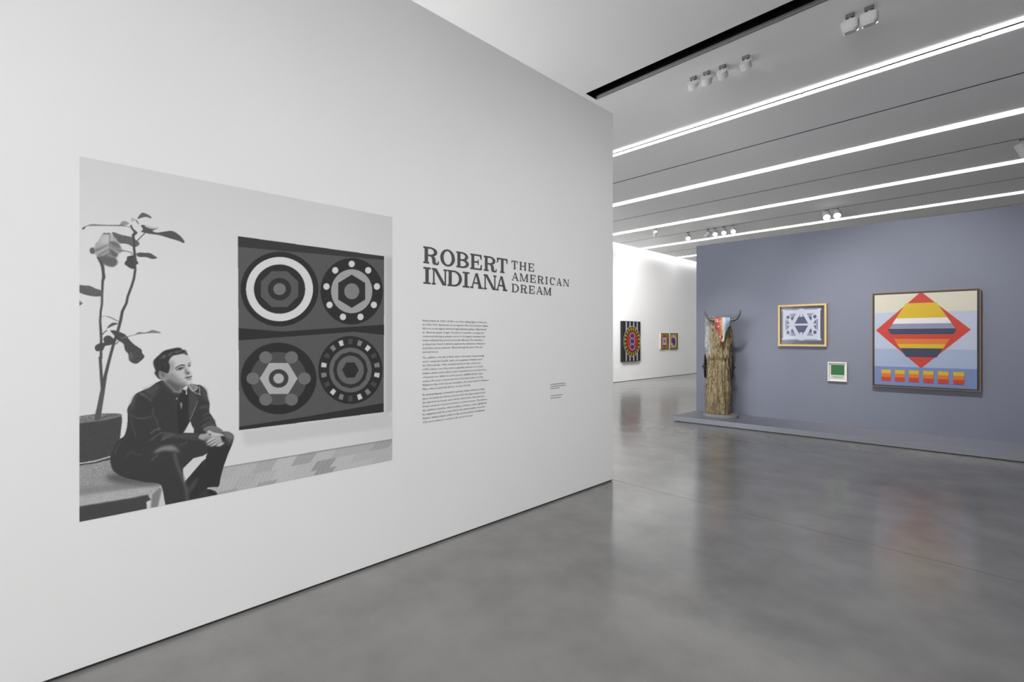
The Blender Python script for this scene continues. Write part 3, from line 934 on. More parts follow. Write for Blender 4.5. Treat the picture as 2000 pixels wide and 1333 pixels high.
paint(TR([(430, 690), (455, 770), (490, 820), (485, 885), (315, 880), (400, 740)]), 196, smooth=False)
# trousers and legs
paint(LG([(1110, 120), (1300, 130), (1540, 60), (1480, 260), (1400, 480), (1340, 700), (1305, 860), (1100, 880), (900, 1060), (700, 1100), (680, 820), (1000, 400), (1080, 330)]), 49, smooth=False, alpha=.9)
paint(LG([(90, 240), (190, 150), (320, 105), (420, 98), (500, 125), (570, 210), (590, 240), (500, 205), (400, 200), (280, 195), (180, 225)]), 132, soft=4, alpha=.85)
stroke(LG([(100, 330), (60, 380), (180, 260)]), 4, 85, soft=2)
stroke(LG([(480, 250), (540, 480), (640, 720), (700, 900), (725, 1100)]), 9, 92, soft=3, alpha=.8)
paint(LG([(820, 780), (930, 700), (880, 820), (840, 900), (760, 980), (740, 1080), (730, 950)]), 80, soft=4, alpha=.7)
paint(LG([(1100, 920), (1160, 940), (1250, 1000), (1200, 1010), (1100, 1000)]), 44, grain=8)
paint(TR([(960, 870), (1050, 872), (1120, 915), (1128, 980), (1060, 1010), (1000, 940)]), 118, soft=4, alpha=.85)
paint(TR([(1040, 960), (1110, 1000), (1080, 1080), (1040, 1050)]), 80, soft=4, alpha=.8)
# jacket light and folds
paint(TL([(580, 190), (680, 150), (800, 90), (860, 110), (780, 240), (740, 330), (640, 240)]), 76, soft=5, alpha=.8, grain=3)
paint(TL([(500, 225), (570, 240), (700, 340), (720, 380), (640, 310), (540, 260)]), 108, soft=2, alpha=.8)
paint(TL([(380, 400), (430, 290), (480, 250), (450, 350), (420, 480), (390, 520)]), 84, soft=4, alpha=.8)
stroke(TL([(360, 420), (350, 520), (375, 640), (410, 780), (460, 940)]), 3, 96, soft=1, alpha=.48)
stroke(TL([(400, 600), (500, 650), (620, 645), (710, 610)]), 4, 100, soft=1, alpha=.55)
stroke(TL([(740, 480), (740, 600), (800, 680), (840, 840)]), 4, 92, soft=1, alpha=.48)
stroke(TL([(690, 1010), (780, 940), (850, 900), (870, 880), (1000, 890), (1080, 905)]), 4, 104, soft=1, alpha=.55)
stroke(TL([(700, 890), (780, 830), (850, 820)]), 5, 112, soft=1, alpha=.55)
paint(TL([(860, 1015), (920, 940), (1000, 890), (1060, 910), (960, 970)]), 96, soft=2, alpha=.8)
stroke(TL([(120, 1220), (160, 1100), (210, 1040)]), 3, 90, soft=1, alpha=.48)
stroke(TL([(300, 1270), (380, 1190), (450, 1230), (560, 1240)]), 4, 76, soft=2, alpha=.7)
paint(TR([(0, 885), (180, 905), (400, 900), (575, 905), (570, 965), (640, 1000), (430, 990), (200, 960), (0, 960)]), 74, soft=3, alpha=.8, grain=3)
stroke(TR([(250, 1085), (330, 1065), (380, 1030)]), 4, 92, soft=1, alpha=.55)
stroke(TR([(0, 970), (70, 950), (180, 905)]), 4, 100, soft=1, alpha=.48)
paint(TR([(290, 180), (400, 180), (420, 400), (400, 690), (320, 870), (240, 860), (230, 400)]), 48, soft=2)
paint(TR([(410, 180), (500, 230), (560, 350), (430, 650), (410, 640)]), 70, soft=2, alpha=.9, grain=3)
stroke(TR([(550, 365), (510, 470), (460, 590), (425, 670)]), 3, 118, alpha=.8)
paint(TR([(600, 130), (680, 170), (705, 260), (720, 380), (640, 300)]), 78, soft=4, alpha=.8, grain=3)
for P in ([(600, 455), (680, 445), (742, 432)], [(590, 480), (660, 475), (720, 470)], [(640, 605), (700, 570), (735, 545)], [(640, 680), (730, 625), (790, 650), (835, 695)], [(620, 785), (740, 700), (820, 690)], [(640, 780), (740, 735), (850, 745)]):
    stroke(TR(P), 4, 100, soft=2, alpha=.6)
paint(TR([(650, 820), (760, 765), (860, 785), (930, 825), (970, 872), (900, 885), (800, 862), (740, 840), (690, 870)]), 112, soft=2, alpha=.9, grain=4)
stroke(TR([(640, 830), (700, 790), (800, 775), (860, 800)]), 3, 130, alpha=.7)
# hands
paint(TR([(565, 965), (590, 908), (650, 900), (720, 882), (770, 920), (830, 950), (760, 990), (690, 1000), (620, 995)]), 152, soft=1)
paint(TR([(690, 960), (790, 960), (700, 1030), (640, 1005)]), 108, soft=3, alpha=.7)
paint(TR([(700, 870), (740, 838), (800, 868), (900, 888), (960, 908), (988, 942), (920, 936), (850, 945), (780, 932), (740, 902)]), 178, soft=1)
paint(TR([(730, 895), (770, 900), (760, 925), (735, 915)]), 92, soft=1)
paint(TR([(820, 955), (890, 935), (940, 960), (955, 1035), (900, 1075), (830, 1020)]), 160, soft=1)
for P in ([(688, 1055), (715, 1005), (790, 955), (845, 952), (855, 975), (765, 1020)], [(698, 1088), (755, 1035), (850, 985), (875, 1005), (790, 1062)], [(748, 1108), (815, 1055), (885, 1005), (915, 1025), (850, 1080)], [(852, 1098), (895, 1058), (975, 1038), (975, 1058), (920, 1098)]):
    paint(TR(P), 174, soft=1)
for P in ([(700, 1070), (765, 1025), (850, 980)], [(730, 1095), (790, 1062), (880, 1005)], [(830, 1092), (880, 1045), (930, 1025)]):
    stroke(TR(P), 3, 98, soft=1, alpha=.75)
paint(TR([(930, 940), (980, 940), (980, 990), (950, 1020)]), 46, soft=1)
# collar
paint(TR([(400, 100), (440, 83), (550, 122), (548, 160), (480, 212), (420, 165)]), 122, soft=1, grain=5)
stroke(TR([(405, 105), (440, 170), (480, 208), (550, 155)]), 4, 172, alpha=.85)
stroke(TR([(440, 95), (500, 120), (545, 135)]), 3, 165, alpha=.7)
stroke(TR([(580, 130), (582, 190), (580, 250)]), 3, 160, alpha=.8)
stroke(TR([(495, 225), (540, 240), (598, 264)]), 3, 165, alpha=.8)
# head
paint(HD([(440, 420), (480, 330), (560, 275), (650, 255), (750, 235), (830, 268), (890, 320), (925, 400), (915, 450), (925, 500), (905, 540), (910, 600), (952, 668), (935, 725), (948, 780), (925, 815), (958, 858), (910, 893), (840, 912), (780, 930), (720, 975), (720, 1030), (690, 1085), (600, 1070), (500, 1000), (380, 880), (320, 800), (330, 700), (440, 640), (460, 500)]), 190)
paint(HD([(330, 720), (440, 645), (540, 640), (640, 720), (740, 830), (850, 885), (800, 925), (700, 990), (690, 1080), (600, 1065), (500, 1000), (380, 880), (320, 800)]), 128, soft=7, alpha=.9)
paint(HD([(350, 830), (450, 800), (600, 880), (720, 910), (830, 895), (780, 935), (710, 985), (690, 1085), (600, 1070), (500, 1000), (390, 890)]), 84, soft=5, alpha=.9)
paint(HD([(440, 420), (510, 380), (560, 450), (560, 580), (470, 640), (450, 540)]), 140, soft=5, alpha=.85)
paint(HD([(600, 620), (720, 600), (770, 700), (740, 780), (660, 740)]), 172, soft=7, alpha=.7)
paint(HD([(330, 820), (210, 770), (128, 655), (150, 610), (105, 470), (115, 380), (200, 290), (330, 180), (450, 140), (620, 105), (700, 115), (740, 150), (800, 160), (855, 275), (820, 262), (750, 237), (640, 258), (540, 280), (470, 340), (440, 420), (465, 500), (440, 640), (380, 665), (300, 640), (240, 640), (230, 720), (280, 790)]), 55, soft=1, grain=5)
for k in range(26):
    x, y = 200 + 620 * random.random(), 0
    y = 300 - 0.32 * (x - 200) + 70 * random.random() + (35 if x > 700 else 0)
    stroke(HD([(x, y), (x + 22, y - 14 + 20 * random.random()), (x + 40, y - 6)]), 2.5, 100 + 20 * random.random(), soft=1, alpha=.6)
paint(HD([(212, 650), (240, 612), (300, 625), (360, 660), (425, 685), (400, 740), (335, 795), (270, 775), (230, 720)]), 132, soft=1)
paint(HD([(285, 660), (330, 675), (340, 735), (300, 730)]), 88, soft=2)
stroke(HD([(225, 690), (250, 640), (300, 640)]), 3, 90, soft=1, alpha=.7)
paint(HD([(575, 555), (640, 500), (720, 472), (795, 478), (785, 498), (700, 500), (640, 528), (590, 565)]), 62, soft=1)
paint(HD([(590, 590), (650, 542), (720, 520), (785, 505), (775, 555), (700, 590), (630, 602)]), 118, soft=3, alpha=.9)
paint(HD([(660, 550), (715, 538), (712, 578), (675, 585)]), 52, soft=1)
stroke(HD([(610, 590), (680, 545), (760, 540)]), 3, 62, soft=1, alpha=.8)
paint(HD([(845, 458), (900, 432), (925, 440), (870, 462)]), 82, soft=1)
paint(HD([(848, 492), (900, 475), (915, 490), (885, 516), (860, 506)]), 70, soft=1)
paint(HD([(785, 520), (820, 560), (850, 610), (895, 640), (880, 685), (815, 690), (778, 650), (790, 590)]), 112, soft=3, alpha=.9)
paint(HD([(825, 665), (890, 648), (862, 690)]), 78, soft=1)
paint(HD([(760, 780), (800, 720), (850, 715), (800, 770)]), 130, soft=3, alpha=.8)
paint(HD([(795, 775), (840, 738), (900, 728), (942, 712), (930, 745), (860, 768)]), 66, soft=1)
paint(HD([(815, 790), (900, 775), (945, 782), (900, 808), (840, 808)]), 118, soft=2, alpha=.9)
# shirt collar and tie highlights
paint(TR([(300, 165), (345, 125), (392, 98), (386, 160), (362, 196), (325, 180)]), 194, soft=1, smooth=False)
paint(TR([(356, 192), (374, 198), (378, 255), (360, 258)]), 188, smooth=False)
paint(TR([(196, 325), (210, 312), (224, 325), (210, 338)]), 176)
paint(TR([(268, 395), (284, 390), (294, 420), (288, 490), (278, 485)]), 150, soft=1)
stroke(TR([(150, 210), (220, 215), (270, 215)]), 5, 118, soft=1, alpha=.8)

img = np.clip(img, 38, 215)
small = img.reshape(GH, 2, GW, 2).mean(axis=(1, 3))
sm = small / 255.0
lin = np.where(sm <= 0.04045, sm / 12.92, ((sm + 0.055) / 1.055) ** 2.4)
WHITE_LIN = s2l(211)                          # the wall beside the print reads 211
alb = 0.80 * lin / WHITE_LIN
gy = mu0 + (np.arange(GW) + 0.5) / GW * (mu1 - mu0)
gy[0], gy[-1] = mu0, mu1
gz = mz1 - (np.arange(GH) + 0.5) / GH * (mz1 - mz0)
gz[0], gz[-1] = mz1, mz0
YY, ZZ = np.meshgrid(gy, gz)
co = np.empty((GH * GW, 3)); co[:, 0] = WX + 0.0015; co[:, 1] = YY.ravel(); co[:, 2] = ZZ.ravel()
idx = np.arange(GH * GW).reshape(GH, GW)
quads = np.stack([idx[1:, :-1], idx[1:, 1:], idx[:-1, 1:], idx[:-1, :-1]], -1).reshape(-1, 4)
me = bpy.data.meshes.new('wall_mural')
me.vertices.add(len(co)); me.vertices.foreach_set('co', co.ravel())
me.loops.add(quads.size); me.loops.foreach_set('vertex_index', quads.ravel().astype(np.int32))
me.polygons.add(len(quads))
me.polygons.foreach_set('loop_start', (np.arange(len(quads)) * 4).astype(np.int32))
me.polygons.foreach_set('loop_total', np.full(len(quads), 4, dtype=np.int32))
me.update(calc_edges=True)
at = me.attributes.new('ink', 'FLOAT_COLOR', 'POINT')
cc = np.ones((GH * GW, 4)); cc[:, :3] = alb.ravel()[:, None]
at.data.foreach_set('color', cc.ravel())
me.materials.append(attr_mat('matte_photo_print', 0.7, 0.25))
mural = bpy.data.objects.new('wall_mural', me); col.objects.link(mural)
tag(mural, 'large black and white photo mural of a seated person and potted plant', 'mural')


# ------------------------------------------------------------------ pictures
def flat(name, color, rough=0.55):
    return mat(name, color, rough, 0.3, noise_amt=0.02, noise_scale=20, bump=0.08, bump_scale=600)


class Canvas:
    """layers of flat paint on a rectangle in a wall frame; fr maps (along, out, up)"""
    def __init__(self, fr, a0, a1, z0, z1, out):
        self.fr, self.a0, self.a1, self.z0, self.z1, self.out, self.n, self.b = fr, a0, a1, z0, z1, out, 0, MB()

    def poly(self, pts, m):
        self.n += 1
        o = self.out + 0.0004 * self.n
        self.b.face([self.fr((self.a0 + (self.a1 - self.a0) * x, o, self.z0 + (self.z1 - self.z0) * y)) for x, y in pts], m)

    def rect(self, x0, y0, x1, y1, m):
        self.poly([(x0, y0), (x1, y0), (x1, y1), (x0, y1)], m)

    def ell(self, cx, cy, rx, ry, m, n=40, rot=0):
        self.poly([(cx + rx * math.cos(rot + 2 * math.pi * k / n), cy + ry * math.sin(rot + 2 * math.pi * k / n)) for k in range(n)], m)

    def done(self, name, parent):
        o = self.b.build(name, None)
        bm = bmesh.new(); bm.from_mesh(o.data)
        c = Vector(self.fr((0, 1, 0))) - Vector(self.fr((0, 0, 0)))
        for f in bm.faces:
            if f.normal.dot(c) < 0: f.normal_flip()
        bm.to_mesh(o.data); bm.free()
        adopt(o, parent)
        return o


def adopt(o, parent):
    o.parent = parent
    o.matrix_parent_inverse = parent.matrix_basis.inverted()


def frame_parts(fr, a0, a1, z0, z1, w, d0, d1, m, parent, name='frame'):
    b = MB()
    b.box((a0, d0, z0), (a1, d1, z0 + w), m, fr); b.box((a0, d0, z1 - w), (a1, d1, z1), m, fr)
    b.box((a0, d0, z0 + w), (a0 + w, d1, z1 - w), m, fr); b.box((a1 - w, d0, z0 + w), (a1, d1, z1 - w), m, fr)
    o = b.build(name, None)
    bm = bmesh.new(); bm.from_mesh(o.data); bmesh.ops.recalc_face_normals(bm, faces=bm.faces); bm.to_mesh(o.data); bm.free()
    adopt(o, parent)
    return o


def slab(fr, lo, hi, m, name, parent):
    b = MB(); b.box(lo, hi, m, fr)
    o = b.build(name, None)
    bm = bmesh.new(); bm.from_mesh(o.data); bmesh.ops.recalc_face_normals(bm, faces=bm.faces); bm.to_mesh(o.data); bm.free()
    adopt(o, parent)
    return o


wood_gold = mat('gilt_wood_frame', rgb(168, 142, 92), 0.45, 0.4, noise_amt=0.08, noise_scale=30)
wood_brown = mat('brown_wood_frame', rgb(116, 82, 52), 0.5, 0.4, noise_amt=0.1, noise_scale=30)
black_frame = mat('black_frame_face', (0.008, 0.008, 0.008, 1), 0.5, 0.4, noise_amt=0.1)
white_frame = mat('white_frame', rgb(186, 183, 177), 0.5, 0.3, noise_amt=0.02)
RED = flat('red_paint', rgb(147, 42, 31)); YEL = flat('yellow_paint', rgb(159, 134, 22)); ORG = flat('orange_paint', rgb(163, 87, 31))
NAVY = flat('navy_paint', rgb(38, 42, 62)); CREAM = flat('cream_paint', rgb(159, 156, 143)); ICE = flat('ice_blue_paint', rgb(138, 145, 161))
SKY = flat('pale_blue_paint', rgb(121, 132, 154)); PERI = flat('periwinkle_paint', rgb(87, 101, 137)); WHT = flat('white_paint', rgb(171, 169, 172))
LILAC = flat('lilac_paint', rgb(104, 107, 130)); BLK = flat('black_paint', rgb(28, 28, 28)); SLATE = flat('slate_ink', rgb(55, 59, 84))
PALE = flat('pale_ink', rgb(150, 154, 167)); GREEN = flat('green_ink', rgb(25, 82, 42)); MINT = flat('pale_paper', rgb(154, 162, 152))
BLUE = flat('blue_paint', rgb(31, 48, 104)); PINK = flat('pink_paint', rgb(159, 122, 141)); PURP = flat('purple_paint', rgb(59, 40, 101))
MAT_NAVY = flat('dark_mat_board', rgb(40, 40, 50), 0.3)

# large framed canvas
D0 = 0.085
a0_, zt = on_blue(1703, 573.3, D0); _, zb = on_blue(1703, 754.4, D0); a1_, _ = on_blue(1915.6, 565, D0)
pa = empty('framed_painting', bw((a0_, D0 / 2, zb)))
tag(pa, 'large square striped painting with red diamond in thin black floating frame', 'painting')
slab(bw, (a0_ + 0.004, 0.002, zb + 0.004), (a1_ - 0.004, 0.05, zt - 0.004), black_frame, 'backing', pa)
frame_parts(bw, a0_, a1_, zb, zt, 0.008, 0.002, D0, wood_brown, pa)
frame_parts(bw, a0_ + 0.008, a1_ - 0.008, zb + 0.008, zt - 0.008, 0.02, 0.002, D0 - 0.006, black_frame, pa, 'inner_frame')
c0, ct = on_blue(1708.1, 577.1, D0 - 0.01); _, cb = on_blue(1708.1, 751, D0 - 0.01); c1, _ = on_blue(1908.4, 600, D0 - 0.01)
slab(bw, (c0, 0.05, cb), (c1, D0 - 0.012, ct), CREAM, 'canvas', pa)
c = Canvas(bw, c0, c1, cb, ct, D0 - 0.0115)
c.rect(0, 0.8, 1, 1, CREAM); c.rect(0, 0.40, 1, 0.8, ICE); c.rect(0, 0.205, 1, 0.40, SKY); c.rect(0, 0, 1, 0.205, PERI)
dm = lambda s, w=0.465, h=0.41: [(0.48 + w * s, 0.605), (0.48, 0.605 + h * s), (0.48 - w * s, 0.605), (0.48, 0.605 - h * s)]
c.poly(dm(1), RED)
# nested hexagon crossed by plain bands


def hexband(y0, y1, m):
    hw = lambda y: 0.335 * (1 - 0.55 * (abs(y - 0.605) / 0.29) ** 1.0)
    ys = [y0, y1] if not (y0 < 0.605 < y1) else [y0, 0.605, y1]
    c.poly([(0.48 + hw(y), y) for y in ys] + [(0.48 - hw(y), y) for y in reversed(ys)], m)


for y0, y1, m in ((0.315, 0.41, NAVY), (0.41, 0.455, YEL), (0.455, 0.51, ORG), (0.51, 0.56, RED), (0.56, 0.62, NAVY), (0.62, 0.675, LILAC), (0.675, 0.735, WHT), (0.735, 0.895, YEL)):
    hexband(y0, y1, m)
for k in range(6):
    x0 = 0.075 + k * 0.142
    c.rect(x0, 0.045, x0 + 0.10, 0.09, RED); c.rect(x0, 0.09, x0 + 0.10, 0.13, ORG); c.rect(x0, 0.13, x0 + 0.10, 0.17, YEL)
c.done('paint_layer', pa)

# framed print with gilt frame
D1 = 0.065
a0_, zt = on_blue(1519.4, 596.6, D1); _, zb = on_blue(1519.8, 676.3, D1); a1_, _ = on_blue(1614.2, 600, D1)
pb = empty('framed_print', bw((a0_, D1 / 2, zb)))
tag(pb, 'gilt framed pale lattice print on dark mat right of the horned log', 'print')
frame_parts(bw, a0_, a1_, zb, zt, 0.030, 0.002, D1, wood_gold, pb)
slab(bw, (a0_ + 0.01, 0.002, zb + 0.01), (a1_ - 0.01, 0.018, zt - 0.01), MAT_NAVY, 'mat_board', pb)
c0, ct = on_blue(1529.7, 604.3, 0.02); _, cb = on_blue(1529.7, 665.8, 0.02); c1, _ = on_blue(1602.6, 620, 0.02)
slab(bw, (c0, 0.018, cb), (c1, 0.026, ct), SLATE, 'sheet', pb)
c = Canvas(bw, c0, c1, cb, ct, 0.0262)
for (x0, x1) in ((0, .5), (.5, 1)):
    c.rect(x0, 0.0, x1, 0.26, LILAC); c.rect(x0, 0.74, x1, 1.0, LILAC)
c.rect(0, 0.26, 0.12, 0.74, LILAC); c.rect(0.88, 0.26, 1, 0.74, LILAC)
tk = 0.055
for sx_ in (-1, 1):
    for off in (-0.25, 0.25):
        x0, x1 = 0.5 + off - sx_ * 0.23, 0.5 + off + sx_ * 0.23
        c.poly([(x0 - tk, 0.02), (x0 + tk, 0.02), (x1 + tk, 0.98), (x1 - tk, 0.98)], PALE)
for y in (0.10, 0.90):
    c.rect(0.02, y - 0.055, 0.98, y + 0.055, PALE)
for x in (0.03, 0.97):
    c.rect(x - 0.03, 0.02, x + 0.03, 0.98, PALE)
for x, y in ((.14, .26), (.86, .26), (.14, .74), (.86, .74)):
    c.ell(x, y, 0.085, 0.10, PALE); c.ell(x, y, 0.045, 0.055, SLATE)
c.rect(0.47, 0.0, 0.53, 0.26, PALE); c.rect(0.47, 0.74, 0.53, 1.0, PALE)
c.rect(0.12, 0.47, 0.88, 0.53, PALE)
c.done('print_layer', pb)
gm = bpy.data.materials.new('picture_glass'); gm.use_nodes = True
nt = gm.node_tree
g1 = nt.nodes.new('ShaderNodeBsdfTransparent'); g2 = nt.nodes.new('ShaderNodeBsdfGlossy'); g2.inputs['Roughness'].default_value = 0.03
g3 = nt.nodes.new('ShaderNodeMixShader'); fr_ = nt.nodes.new('ShaderNodeFresnel'); fr_.inputs['IOR'].default_value = 1.09
nt.links.new(fr_.outputs[0], g3.inputs[0]); nt.links.new(g1.outputs[0], g3.inputs[1]); nt.links.new(g2.outputs[0], g3.inputs[2])
nt.links.new(g3.outputs[0], nt.nodes['Material Output'].inputs['Surface'])
slab(bw, (a0_ + 0.028, 0.034, zb + 0.028), (a1_ - 0.028, 0.036, zt - 0.028), gm, 'glass', pb)

# small green print
D2 = 0.045
a0_, zt = on_blue(1616.5, 707.2, D2); _, zb = on_blue(1617, 744.6, D2); a1_, _ = on_blue(1653.9, 720, D2)
pc_ = empty('small_print', bw((a0_, D2 / 2, zb)))
tag(pc_, 'small white framed green print between the gilt frame and large painting', 'print')
frame_parts(bw, a0_, a1_, zb, zt, 0.016, 0.002, D2, white_frame, pc_)
slab(bw, (a0_ + 0.005, 0.002, zb + 0.005), (a1_ - 0.005, 0.008, zt - 0.005), white_frame, 'mat_board', pc_)
W_, H_ = a1_ - a0_, zt - zb
s0, s1, q0, q1 = a0_ + .155 * W_, a1_ - .14 * W_, zb + .12 * H_, zt - .155 * H_
slab(bw, (s0, 0.008, q0), (s1, 0.014, q1), MINT, 'sheet', pc_)
c = Canvas(bw, s0, s1, q0, q1, 0.0142)
c.rect(0, 0.29, 1, 1, GREEN)
c.done('print_layer', pc_)
me = text_mesh('GRASS', 1.0, 'caption', flat('caption_ink', rgb(70, 92, 84)))
cc_ = np.zeros(len(me.vertices) * 3); me.vertices.foreach_get('co', cc_); cc_ = cc_.reshape(-1, 3)
wd = cc_[:, 0].max() - cc_[:, 0].min()
V = [bw((s0 + (s1 - s0) * (0.10 + 0.80 * (p[0] - cc_[:, 0].min()) / wd), 0.0148, q0 + (q1 - q0) * (0.07 + 0.14 * p[1] / cc_[:, 1].max()))) for p in cc_]
m2 = bpy.data.meshes.new('caption'); m2.from_pydata(V, [], [tuple(p.vertices) for p in me.polygons]); m2.materials.append(me.materials[0])
o = bpy.data.objects.new('caption', m2); col.objects.link(o); adopt(o, pc_)


# pictures on the far white wall; along = +y, out = +x
def fw(p):
    return (FAR_X + p[1], p[0], p[2])


def on_far(u, v, out=0.0):
    p = at_x(u, v, FAR_X + out)
    return p[1], p[2]


D3 = 0.09
a0_, zt = on_far(1216, 627.2, D3); _, zb = on_far(1216, 707.3, D3); a1_, _ = on_far(1250.9, 650, D3)
pd = empty('striped_painting', fw((a0_, D3 / 2, zb)))
tag(pd, 'tall black painting with white stripes and a red oval on white wall', 'painting')
slab(fw, (a0_, 0.004, zb), (a1_, D3, zt), BLK, 'canvas', pd)
c = Canvas(fw, a0_, a1_, zb, zt, D3 + 0.0005)
for x in (0.20, 0.40, 0.61, 0.81):
    c.rect(x - 0.032, 0.015, x + 0.032, 0.985, WHT)
c.ell(0.52, 0.50, 0.47, 0.385, WHT); c.ell(0.52, 0.50, 0.45, 0.37, BLK)
for k in range(20):
    a = 2 * math.pi * (k + .5) / 20; da = 0.09
    c.poly([(0.52 + 0.47 * r_ * math.cos(t_), 0.50 + 0.385 * r_ * math.sin(t_)) for r_, t_ in ((.72, a - da), (.92, a - da), (.92, a + da), (.72, a + da))], YEL)
c.ell(0.52, 0.50, 0.315, 0.255, RED)
for y in (0.36, 0.50, 0.64):
    c.ell(0.52, y, 0.15, 0.075, PINK); c.ell(0.52, y, 0.11, 0.055, BLUE)
c.done('paint_layer', pd)

D4 = 0.06
for u0, u1, lab, kind_ in ((1290.8, 1305.8, 'small yellow picture with red disc and white square on white wall', 0), (1308.3, 1323.9, 'small yellow picture with white and purple shapes nearer the blue wall', 1)):
    a0_, zt = on_far(u0, 651.2, D4); _, zb = on_far(u0, 682.6, D4); a1_, _ = on_far(u1, 660, D4)
    pe = empty('small_painting', fw((a0_, D4 / 2, zb)))
    tag(pe, lab, 'painting', 'pair of small yellow pictures')
    slab(fw, (a0_, 0.004, zb), (a1_, D4, zt), white_frame, 'canvas', pe)
    c = Canvas(fw, a0_, a1_, zb, zt, D4 + 0.0005)
    c.rect(0, 0, 1, 1, BLK); c.rect(0.0, 0.05, 0.90, 0.95, YEL)
    if kind_ == 0:
        c.ell(0.45, 0.5, 0.42, 0.40, RED); c.ell(0.45, 0.5, 0.40, 0.34, WHT, 4, math.pi / 4); c.ell(0.45, 0.5, 0.13, 0.10, LILAC)
    else:
        c.ell(0.45, 0.5, 0.40, 0.42, WHT, 6, math.pi / 2); c.ell(0.32, 0.55, 0.20, 0.22, RED, 5); c.ell(0.50, 0.46, 0.20, 0.27, PURP, 6)
    c.done('paint_layer', pe)

# ------------------------------------------------------------------ horned log on an oval base
SP = at_depth(1407.5, 660, 8.62)
RZ = math.radians(16)
sc = empty('horned_log', (SP[0], SP[1], PH), RZ)
tag(sc, 'weathered upright log carrying a painted horned cattle skull on oval base', 'sculpture')


def log_material():
    m = bpy.data.materials.new('weathered_timber'); m.use_nodes = True
    nt = m.node_tree; L = nt.links.new
    b = nt.nodes['Principled BSDF']; b.inputs['Roughness'].default_value = 0.85; b.inputs['Specular IOR Level'].default_value = 0.2
    tc = nt.nodes.new('ShaderNodeTexCoord'); mp = nt.nodes.new('ShaderNodeMapping'); mp.inputs['Scale'].default_value = (8, 8, 1.9)
    L(tc.outputs['Object'], mp.inputs['Vector'])
    n = nt.nodes.new('ShaderNodeTexNoise'); n.inputs['Scale'].default_value = 3.2; n.inputs['Detail'].default_value = 9; n.inputs['Roughness'].default_value = 0.7; n.inputs['Distortion'].default_value = 2.0
    L(mp.outputs['Vector'], n.inputs['Vector'])
    cr = nt.nodes.new('ShaderNodeValToRGB')
    e = cr.color_ramp.elements
    e[0].position = 0.34; e[0].color = rgb(34, 28, 20)
    e[1].position = 0.70; e[1].color = rgb(168, 156, 130)
    k = e.new(0.47); k.color = rgb(112, 98, 72)
    L(n.outputs['Fac'], cr.inputs['Fac'])
    sep = nt.nodes.new('ShaderNodeSeparateXYZ'); L(tc.outputs['Object'], sep.inputs['Vector'])
    n2 = nt.nodes.new('ShaderNodeTexNoise'); n2.inputs['Scale'].default_value = 7; n2.inputs['Detail'].default_value = 5
    L(tc.outputs['Object'], n2.inputs['Vector'])
    ad = nt.nodes.new('ShaderNodeMath'); ad.operation = 'MULTIPLY_ADD'; ad.inputs[1].default_value = 0.12
    L(n2.outputs['Fac'], ad.inputs[0]); L(sep.outputs['X'], ad.inputs[2])
    mr = nt.nodes.new('ShaderNodeMapRange'); mr.inputs['From Min'].default_value = -0.06; mr.inputs['From Max'].default_value = -0.13
    L(ad.outputs[0], mr.inputs['Value'])
    zr = nt.nodes.new('ShaderNodeMapRange'); zr.inputs['From Min'].default_value = 0.9; zr.inputs['From Max'].default_value = 1.25
    L(sep.outputs['Z'], zr.inputs['Value'])
    mm = nt.nodes.new('ShaderNodeMath'); mm.operation = 'MULTIPLY'; L(mr.outputs['Result'], mm.inputs[0]); L(zr.outputs['Result'], mm.inputs[1])
    gr = nt.nodes.new('ShaderNodeValToRGB'); gr.color_ramp.elements[0].position = .35; gr.color_ramp.elements[0].color = rgb(98, 100, 100); gr.color_ramp.elements[1].position = .65; gr.color_ramp.elements[1].color = rgb(176, 178, 178)
    L(n.outputs['Fac'], gr.inputs['Fac'])
    mx = nt.nodes.new('ShaderNodeMix'); mx.data_type = 'RGBA'
    L(mm.outputs[0], mx.inputs['Factor']); L(cr.outputs['Color'], mx.inputs['A']); L(gr.outputs['Color'], mx.inputs['B'])
    L(mx.outputs['Result'], b.inputs['Base Color'])
    bp = nt.nodes.new('ShaderNodeBump'); bp.inputs['Strength'].default_value = 0.9; bp.inputs['Distance'].default_value = 0.016
    L(n.outputs['Fac'], bp.inputs['Height']); L(bp.outputs['Normal'], b.inputs['Normal'])
    return m


# oval base
b = MB()
N = 56
ring = lambda s, z: [(0.295 * s * math.cos(2 * math.pi * k / N), 0.225 * s * math.sin(2 * math.pi * k / N), z) for k in range(N)]
prof = [(0.985, 0.0), (1.0, 0.006), (1.0, 0.046), (0.985, 0.054)]
base_i = []
for s, z in prof:
    base_i.append(len(b.v)); b.v += ring(s, z)
for r0, r1 in zip(base_i, base_i[1:]):
    for j in range(N):
        b.f.append((r0 + j, r0 + (j + 1) % N, r1 + (j + 1) % N, r1 + j)); b.mi.append(b._m(M['concrete_base']))
b.f.append(tuple(base_i[0] + j for j in range(N))[::-1]); b.mi.append(0)
b.f.append(tuple(base_i[-1] + j for j in range(N))); b.mi.append(0)
b.build('base', sc)

